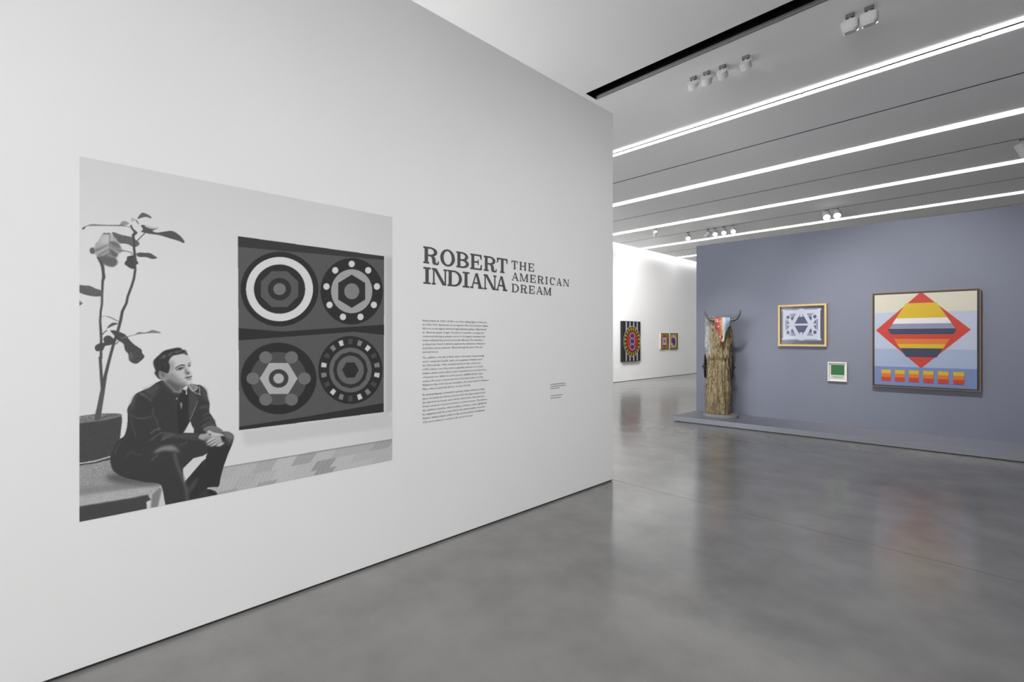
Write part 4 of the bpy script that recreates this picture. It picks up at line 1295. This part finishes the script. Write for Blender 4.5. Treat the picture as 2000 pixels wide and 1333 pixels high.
# log
LM = log_material()
LOGX = -0.035
b = MB()
NT, NZ = 88, 130
H = 1.715
for i in range(NZ + 1):
    t = i / NZ
    z = 0.052 + H * t
    for j in range(NT):
        a = 2 * math.pi * j / NT
        ca, sa = math.cos(a), math.sin(a)
        r = 0.196 + 0.010 * math.sin(3.2 * t * math.pi) - 0.012 * math.exp(-((t - 0.36) / 0.10) ** 2)
        r += 0.024 * noise.noise((ca * 1.6, sa * 1.6, z * 1.7))
        r += 0.030 * noise.noise((ca * 4.0, sa * 4.0, z * 2.4 + 7))
        r += 0.018 * noise.noise((ca * 9, sa * 9, z * 2.6 + 3))
        r += 0.010 * noise.noise((ca * 20, sa * 20, z * 7.0)) * (0.6 + 0.8 * (1 - t))
        pit = noise.noise((ca * 5 + 4, sa * 5, z * 7.0))
        r -= 0.045 * max(0, pit - 0.32)
        # gnarled shoulder half way up, knot on the left low down
        d = math.atan2(math.sin(a + 1.9), math.cos(a + 1.9))
        r += 0.040 * math.exp(-((t - 0.59) / 0.030) ** 2) * max(0, -sa) * (0.6 + 0.5 * math.sin(a * 5)) - 0.022 * math.exp(-((t - 0.555) / 0.02) ** 2) * max(0, -sa)
        r += 0.028 * math.exp(-((t - 0.39) / 0.03) ** 2 - (d / 0.35) ** 2)
        dk = math.atan2(math.sin(a - 3.5), math.cos(a - 3.5))
        r += 0.055 * math.exp(-((t - 0.30) / 0.022) ** 2 - (dk / 0.22) ** 2)
        df = math.atan2(math.sin(a + 1.35), math.cos(a + 1.35))
        r -= 0.030 * math.exp(-(df / 0.10) ** 2) * (1 if t < 0.25 else math.exp(-((t - 0.25) / 0.05) ** 2))
        zz = z
        if i == NZ:
            zz += 0.02 * ca * -1 + 0.012 * noise.noise((ca * 3, sa * 3, 0))
        b.v.append((LOGX + r * ca * 1.03 - 0.012 * (t - .5), r * sa * 0.86, zz))
for i in range(NZ):
    for j in range(NT):
        k0, k1 = i * NT + j, i * NT + (j + 1) % NT
        b.f.append((k0, k1, k1 + NT, k0 + NT)); b.mi.append(b._m(LM))
top0 = NZ * NT
b.v.append((LOGX, 0, 0.052 + H - 0.01)); ci = len(b.v) - 1
for j in range(NT):
    b.f.append((top0 + j, top0 + (j + 1) % NT, ci)); b.mi.append(0)
b.f.append(tuple(range(NT))[::-1]); b.mi.append(0)
b.build('log', sc, smooth=True)


def skull_material():
    m = bpy.data.materials.new('painted_skull'); m.use_nodes = True
    nt = m.node_tree; L = nt.links.new
    b = nt.nodes['Principled BSDF']; b.inputs['Roughness'].default_value = 0.5; b.inputs['Specular IOR Level'].default_value = 0.35
    tc = nt.nodes.new('ShaderNodeTexCoord'); sep = nt.nodes.new('ShaderNodeSeparateXYZ'); L(tc.outputs['Object'], sep.inputs['Vector'])
    n = nt.nodes.new('ShaderNodeTexNoise'); n.inputs['Scale'].default_value = 14; n.inputs['Detail'].default_value = 4; L(tc.outputs['Object'], n.inputs['Vector'])
    ad = nt.nodes.new('ShaderNodeMath'); ad.operation = 'MULTIPLY_ADD'; ad.inputs[1].default_value = 0.05; L(n.outputs['Fac'], ad.inputs[0]); L(sep.outputs['X'], ad.inputs[2])
    cr = nt.nodes.new('ShaderNodeValToRGB'); cr.color_ramp.interpolation = 'LINEAR'
    mr = nt.nodes.new('ShaderNodeMapRange'); mr.inputs['From Min'].default_value = -0.15 + 0.025; mr.inputs['From Max'].default_value = 0.15 + 0.025
    L(ad.outputs[0], mr.inputs['Value']); L(mr.outputs['Result'], cr.inputs['Fac'])
    e = cr.color_ramp.elements
    e[0].position = 0.0; e[0].color = rgb(136, 51, 50); e[1].position = 1.0; e[1].color = rgb(152, 159, 166)
    for p, c_ in ((0.44, rgb(141, 56, 52)), (0.48, rgb(144, 110, 58)), (0.53, rgb(147, 122, 80)), (0.57, rgb(155, 159, 163)), (0.76, rgb(104, 127, 147))):
        k = e.new(p); k.color = c_
    # white daubs on the red half
    mp = nt.nodes.new('ShaderNodeMapping'); mp.inputs['Scale'].default_value = (1, 0.001, 1); L(tc.outputs['Object'], mp.inputs['Vector'])
    v = nt.nodes.new('ShaderNodeTexVoronoi'); v.inputs['Scale'].default_value = 24; v.inputs['Randomness'].default_value = 0.55; L(mp.outputs['Vector'], v.inputs['Vector'])
    lt = nt.nodes.new('ShaderNodeMath'); lt.operation = 'LESS_THAN'; lt.inputs[1].default_value = 0.40; L(v.outputs['Distance'], lt.inputs[0])
    lx = nt.nodes.new('ShaderNodeMath'); lx.operation = 'LESS_THAN'; lx.inputs[1].default_value = -0.004; L(sep.outputs['X'], lx.inputs[0])
    mu = nt.nodes.new('ShaderNodeMath'); mu.operation = 'MULTIPLY'; L(lt.outputs[0], mu.inputs[0]); L(lx.outputs[0], mu.inputs[1])
    mx = nt.nodes.new('ShaderNodeMix'); mx.data_type = 'RGBA'; mx.inputs['B'].default_value = rgb(159, 150, 146)
    L(mu.outputs[0], mx.inputs['Factor']); L(cr.outputs['Color'], mx.inputs['A']); L(mx.outputs['Result'], b.inputs['Base Color'])
    return m


# skull: lofted, face towards the viewer (-y), hung on the log front
sk_e = None
b = MB()
SKX, SKZ0, SKL = 0.055, 1.33, 0.43            # local; poll at top = SKZ0+SKL
secs = [  # s along length (0 = muzzle), half width, half depth, forward shift
    (0.00, 0.022, 0.016, -0.055), (0.03, 0.030, 0.026, -0.052), (0.10, 0.036, 0.034, -0.045), (0.22, 0.042, 0.042, -0.036), (0.36, 0.052, 0.052, -0.026),
    (0.48, 0.070, 0.062, -0.016), (0.58, 0.098, 0.072, -0.010), (0.66, 0.112, 0.076, -0.006), (0.74, 0.104, 0.074, -0.004), (0.84, 0.118, 0.070, 0.0),
    (0.92, 0.128, 0.062, 0.004), (0.97, 0.112, 0.050, 0.008), (1.00, 0.075, 0.03, 0.012)]
NS = 40
SM = skull_material()
FY = -0.225
rings_i = []
for s, hw_, hd, sh in secs:
    rings_i.append(len(b.v))
    for j in range(NS):
        a = 2 * math.pi * j / NS
        x = 1.13 * hw_ * math.copysign(abs(math.cos(a)) ** 0.8, math.cos(a))
        y = hd * math.copysign(abs(math.sin(a)) ** 0.9, math.sin(a))
        # eye hollows
        z = SKL * s
        for sx_ in (-1, 1):
            d2 = ((x - sx_ * 0.098) / 0.036) ** 2 + ((s - 0.62) / 0.06) ** 2
            if y < 0.02: y += 0.035 * math.exp(-d2); x -= sx_ * 0.012 * math.exp(-d2)
        # nose hollow
        if y < 0:
            y += 0.040 * math.exp(-(x / 0.018) ** 2 - ((s - 0.19) / 0.11) ** 2)
        b.v.append((x, y + sh, z))
for r0, r1 in zip(rings_i, rings_i[1:]):
    for j in range(NS):
        b.f.append((r0 + j, r0 + (j + 1) % NS, r1 + (j + 1) % NS, r1 + j)); b.mi.append(b._m(SM))
b.f.append(tuple(rings_i[0] + j for j in range(NS))[::-1]); b.mi.append(0)
b.f.append(tuple(rings_i[-1] + j for j in range(NS))); b.mi.append(0)
skull = b.build('skull', sc, smooth=True)
skull.location = (SKX, FY, SKZ0)
skull['label'] = 'cattle skull painted red, white and pale blue'
b = MB()
b.tube([(0, -0.052, 0.045), (0.002, -0.046, 0.085), (0, -0.032, 0.125)], [0.007, 0.012, 0.004], M['socket'], 10)
b.build('nose_opening', skull, smooth=True)
for s in (-1, 1):
    b = MB()
    b.tube([(s * 0.100, -0.022, 0.43 * 0.62), (s * 0.090, 0.006, 0.43 * 0.62)], [0.013, 0.020], M['socket'], 14)
    o = b.build('eye_socket', skull, smooth=True)
    b = MB()
    P = [(s * 0.105, 0.0, 0.385), (s * 0.16, -0.002, 0.378), (s * 0.205, -0.006, 0.392), (s * 0.245, -0.012, 0.430), (s * 0.268, -0.018, 0.475), (s * 0.283, -0.022, 0.520), (s * 0.290, -0.022, 0.555)]
    b.tube(P, [0.034, 0.030, 0.028, 0.025, 0.020, 0.013, 0.004], M['horn'], 16)
    o = b.build('horn', skull, smooth=True)
    o['label'] = 'dark curved horn'
# iron wheels on both flanks
for s in (-1, 1):
    b = MB()
    R0 = 0.20
    wx = LOGX + s * 0.222
    P = [(wx + s * 0.014 * math.sin(k), 0.0 + 0.105 * math.cos(2 * math.pi * k / 28), 0.885 + R0 * math.sin(2 * math.pi * k / 28)) for k in range(29)]
    P = [(wx, p[1], p[2]) for p in P]
    b.tube(P, [0.013] * 29, M['iron'], 8)
    for k in range(8):
        a = 2 * math.pi * k / 8
        b.tube([(wx + s * 0.006, 0, 0.885), (wx, 0.105 * math.cos(a), 0.885 + R0 * math.sin(a))], [0.010, 0.008], M['iron'], 6)
    b.tube([(wx - s * 0.09, 0, 0.885), (wx + s * 0.02, 0, 0.885), (wx + s * 0.03, 0, 0.885), (wx + s * 0.060, 0, 0.883)], [0.02, 0.028, 0.016, 0.005], M['iron'], 10)
    b.tube([(wx + s * 0.03, 0, 0.84), (wx + s * 0.03, 0, 0.93)], [0.006, 0.006], M['iron'], 6)
    b.build('iron_wheel', sc, smooth=True)


# ------------------------------------------------------------------ track spotlights
def spot_lamp(parent, loc, target, watts, size=50, blend=1.0, r=0.015):
    l = bpy.data.lights.new('spot_lamp', 'SPOT')
    l.energy = watts; l.spot_size = math.radians(size); l.spot_blend = blend; l.shadow_soft_size = r
    l.color = (1.0, 0.97, 0.93)
    o = bpy.data.objects.new('spot_lamp', l); col.objects.link(o)
    o.location = loc
    o.rotation_euler = (Vector(target) - Vector(loc)).to_track_quat('-Z', 'Y').to_euler()
    if parent: adopt(o, parent)
    return o


def fixture(x, y, target, label, lit_w, kind='drum', group='track spotlights near the viewer', size=50, flat_h=0.10, rad=0.055, lens=None):
    """ceiling connector, short arm, yoke and a drum that points at its target"""
    t = empty('track_spotlight', (x, y, ZC))
    tag(t, label, 'spotlight', group)
    b = MB(); b.box((-0.035, -0.018, -0.035), (0.035, 0.018, -0.0), M['grey_metal']); b.build('connector', t, bevel=0.003)
    b = MB(); b.tube([(0, 0, -0.035), (0, 0, -0.058)], [0.008, 0.008], M['white_metal'], 8); b.build('arm', t)
    c0 = Vector((x, y, ZC - 0.055 - (flat_h / 2 + 0.012 if kind != 'wash' else 0.052)))
    dv = (Vector(target) - c0).normalized()
    if kind == 'wash':                         # wide wall washer: oval box, curved lower edge
        b = MB(); n = 18
        hw_, hd = 0.074, 0.05
        for z, s in ((0.045, 0.80), (0.03, 1.0), (-0.01, 1.0), (-0.045, 0.92), (-0.07, 0.62)):
            for k in range(n):
                a = 2 * math.pi * k / n
                b.v.append((hw_ * s * math.copysign(abs(math.cos(a)) ** .6, math.cos(a)), hd * s * math.copysign(abs(math.sin(a)) ** .6, math.sin(a)), z))
        for r in range(4):
            for k in range(n):
                b.f.append((r * n + k, r * n + (k + 1) % n, (r + 1) * n + (k + 1) % n, (r + 1) * n + k)); b.mi.append(b._m(M['white_metal']))
        b.f.append(tuple(range(n))); b.mi.append(0)
        b.f.append(tuple(4 * n + k for k in range(n))[::-1]); b.mi.append(0)
        o = b.build('lamp_head', t, smooth=False); o.location = c0 - Vector((x, y, ZC))
        bm = bmesh.new(); bm.from_mesh(o.data); bmesh.ops.recalc_face_normals(bm, faces=bm.faces); bm.to_mesh(o.data); bm.free()
        b = MB(); b.box((-0.06, 0.040, -0.05), (0.06, 0.049, 0.02), lens or M['lens']); o = b.build('lens', t); o.location = c0 - Vector((x, y, ZC))
        front = c0 + Vector((0, 0.06, -0.05))
    else:
        u = dv * (flat_h / 2)
        b = MB()
        b.tube([c0 - u - Vector((x, y, ZC)), c0 - u * 0.94 - Vector((x, y, ZC)), c0 + u - Vector((x, y, ZC))], [rad * 0.94, rad, rad], M['white_metal'], 24)
        b.build('lamp_head', t, smooth=False)
        b = MB()
        b.tube([c0 + u * 0.99 - Vector((x, y, ZC)), c0 + u * 1.02 - Vector((x, y, ZC))], [rad * 0.82, rad * 0.82], lens or M['lens'], 24)
        b.build('lens', t)
        # yoke
        sd = dv.cross(Vector((0, 0, 1))).normalized() * (rad + 0.006)
        b = MB()
        q = Vector((0, 0, -0.052)); cc2 = c0 - Vector((x, y, ZC))
        for sg in (-1, 1):
            b.tube([q, q + sd * sg, cc2 + sd * sg], [0.005, 0.005, 0.005], M['white_metal'], 6)
        b.build('yoke', t)
        front = c0 + u * 1.25
    if lit_w:
        spot_lamp(t, tuple(front), target, lit_w, size)
    return t


def track_x(u, v, y, drop):
    p = at_z(u, v, ZC - drop)
    return p[0]


NT_Y = NEAR_TRACK
tgt_log = (SP[0], SP[1], 1.5)
ap, zp = on_blue(1566, 640); tgt_print = bw((ap, 0, zp))
ag, zg = on_blue(1635, 726); tgt_green = bw((ag, 0, zg))
al, zl = on_blue(1810, 660); tgt_big = bw((al, 0, zl))
near = [(1359, 158, tgt_log, 'leftmost white drum spotlight of the row under the black slot', 470, 30),
        (1385, 148, tgt_log, 'second white drum spotlight from the left under the black slot', 60, 60),
        (1416, 136, tgt_print, 'third white drum spotlight from the left under the black slot', 230, 46),
        (1461, 118, tgt_green, 'rightmost white drum spotlight of the four under the black slot', 190, 46)]
for u, v, tg, lab, w_, sz_ in near:
    fixture(track_x(u, v, NT_Y, 0.02), NT_Y, tg, lab, w_, size=sz_, flat_h=0.075, rad=0.058)
for u, v, lab in ((1663, 38, 'left one of two wide white wall-washers near top edge'), (1700, 23, 'right one of two wide white wall-washers near top edge')):
    fixture(track_x(u, v, NT_Y, 0.02), NT_Y, tgt_big, lab, 430, kind='wash', size=60, lens=M['lens_soft'])

# far group on the track behind, lenses turned to the viewer
TC = TRACKS[2]
far = [(1333, 452, 'single lit spotlight on the far track left of the cluster', True), (1372, 445, 'leftmost grey-backed spotlight of the far cluster of four', False),
       (1386, 443, 'second lit spotlight of the far cluster of four', True), (1403, 440, 'third lit spotlight of the far cluster of four', True), (1419, 436, 'rightmost lit spotlight of the far cluster of four', True),
       (1607, 406, 'left one of two glowing spotlights above the blue wall', True), (1627, 402, 'right one of two glowing spotlights above the blue wall', True)]
for u, v, lab, lit in far:
    x = track_x(u, v, TC, 0.02)
    tg = (x * 0.55 - 0.3, TC - 4.0, 0.6) if lit else (FAR_X, TC + 1, 1.0)
    big = u > 1600
    fixture(x, TC, tg, lab, 0, group='spotlights on the far track', rad=0.085 if big else 0.07, flat_h=0.16, lens=M['lens'] if lit else M['lens_off'])
xb = track_x(1277, 446, TRACKS[1], 0.02)
fixture(at_y(1277, 440, TRACKS[2] - 1.2)[0], STRIPS[2] + 0.22, (FAR_X, STRIPS[2] + 3.6, 1.6), 'small spotlight on white wall side below the third strip light', 380, group='spotlights on the far track', rad=0.05, flat_h=0.16, size=100)
xr = track_x(1996, 274, TRACKS[1], 0.02)
fixture(xr, TRACKS[1], (xr + 1.4, TRACKS[1] + 1.5, 1.2), 'half-cropped spotlight at the right edge under the ceiling', 0, group='spotlights on the far track', rad=0.06, flat_h=0.22, lens=M['lens_off'])
# unseen spotlights added behind the title wall to brighten the far white wall
for k in range(4):
    x = FAR_X + 1.6 + 0.5 * k
    fixture(x, TRACKS[0], (FAR_X, TRACKS[0] + 2.0 + 2.0 * k, 1.0), 'added unseen spotlight behind the title wall brightening the far white wall', FAR_FILL_W * (0.4, 0.9, 2.6, 5.0)[k], group='added fill spotlights behind the title wall', rad=0.05, flat_h=0.16, size=(80, 80, 70, 60)[k])
    list(col.objects)[-1].data.name = 'far_fill'; list(col.objects)[-1].data.color = (1, 1, 1)

# unseen spotlights added above and behind the viewer to brighten the title wall
for y in (-2.6, -1.0, 0.6, 2.0, 3.3, 4.5):
    fixture(1.2, y, (WX, y, 0.2), 'added unseen drum spotlight above the viewer brightening the title wall', TITLE_FILL_W, group='added fill spotlights for the title wall', size=88, flat_h=0.12)
    list(col.objects)[-1].data.name = 'title_fill'; list(col.objects)[-1].data.color = (1, 1, 1)
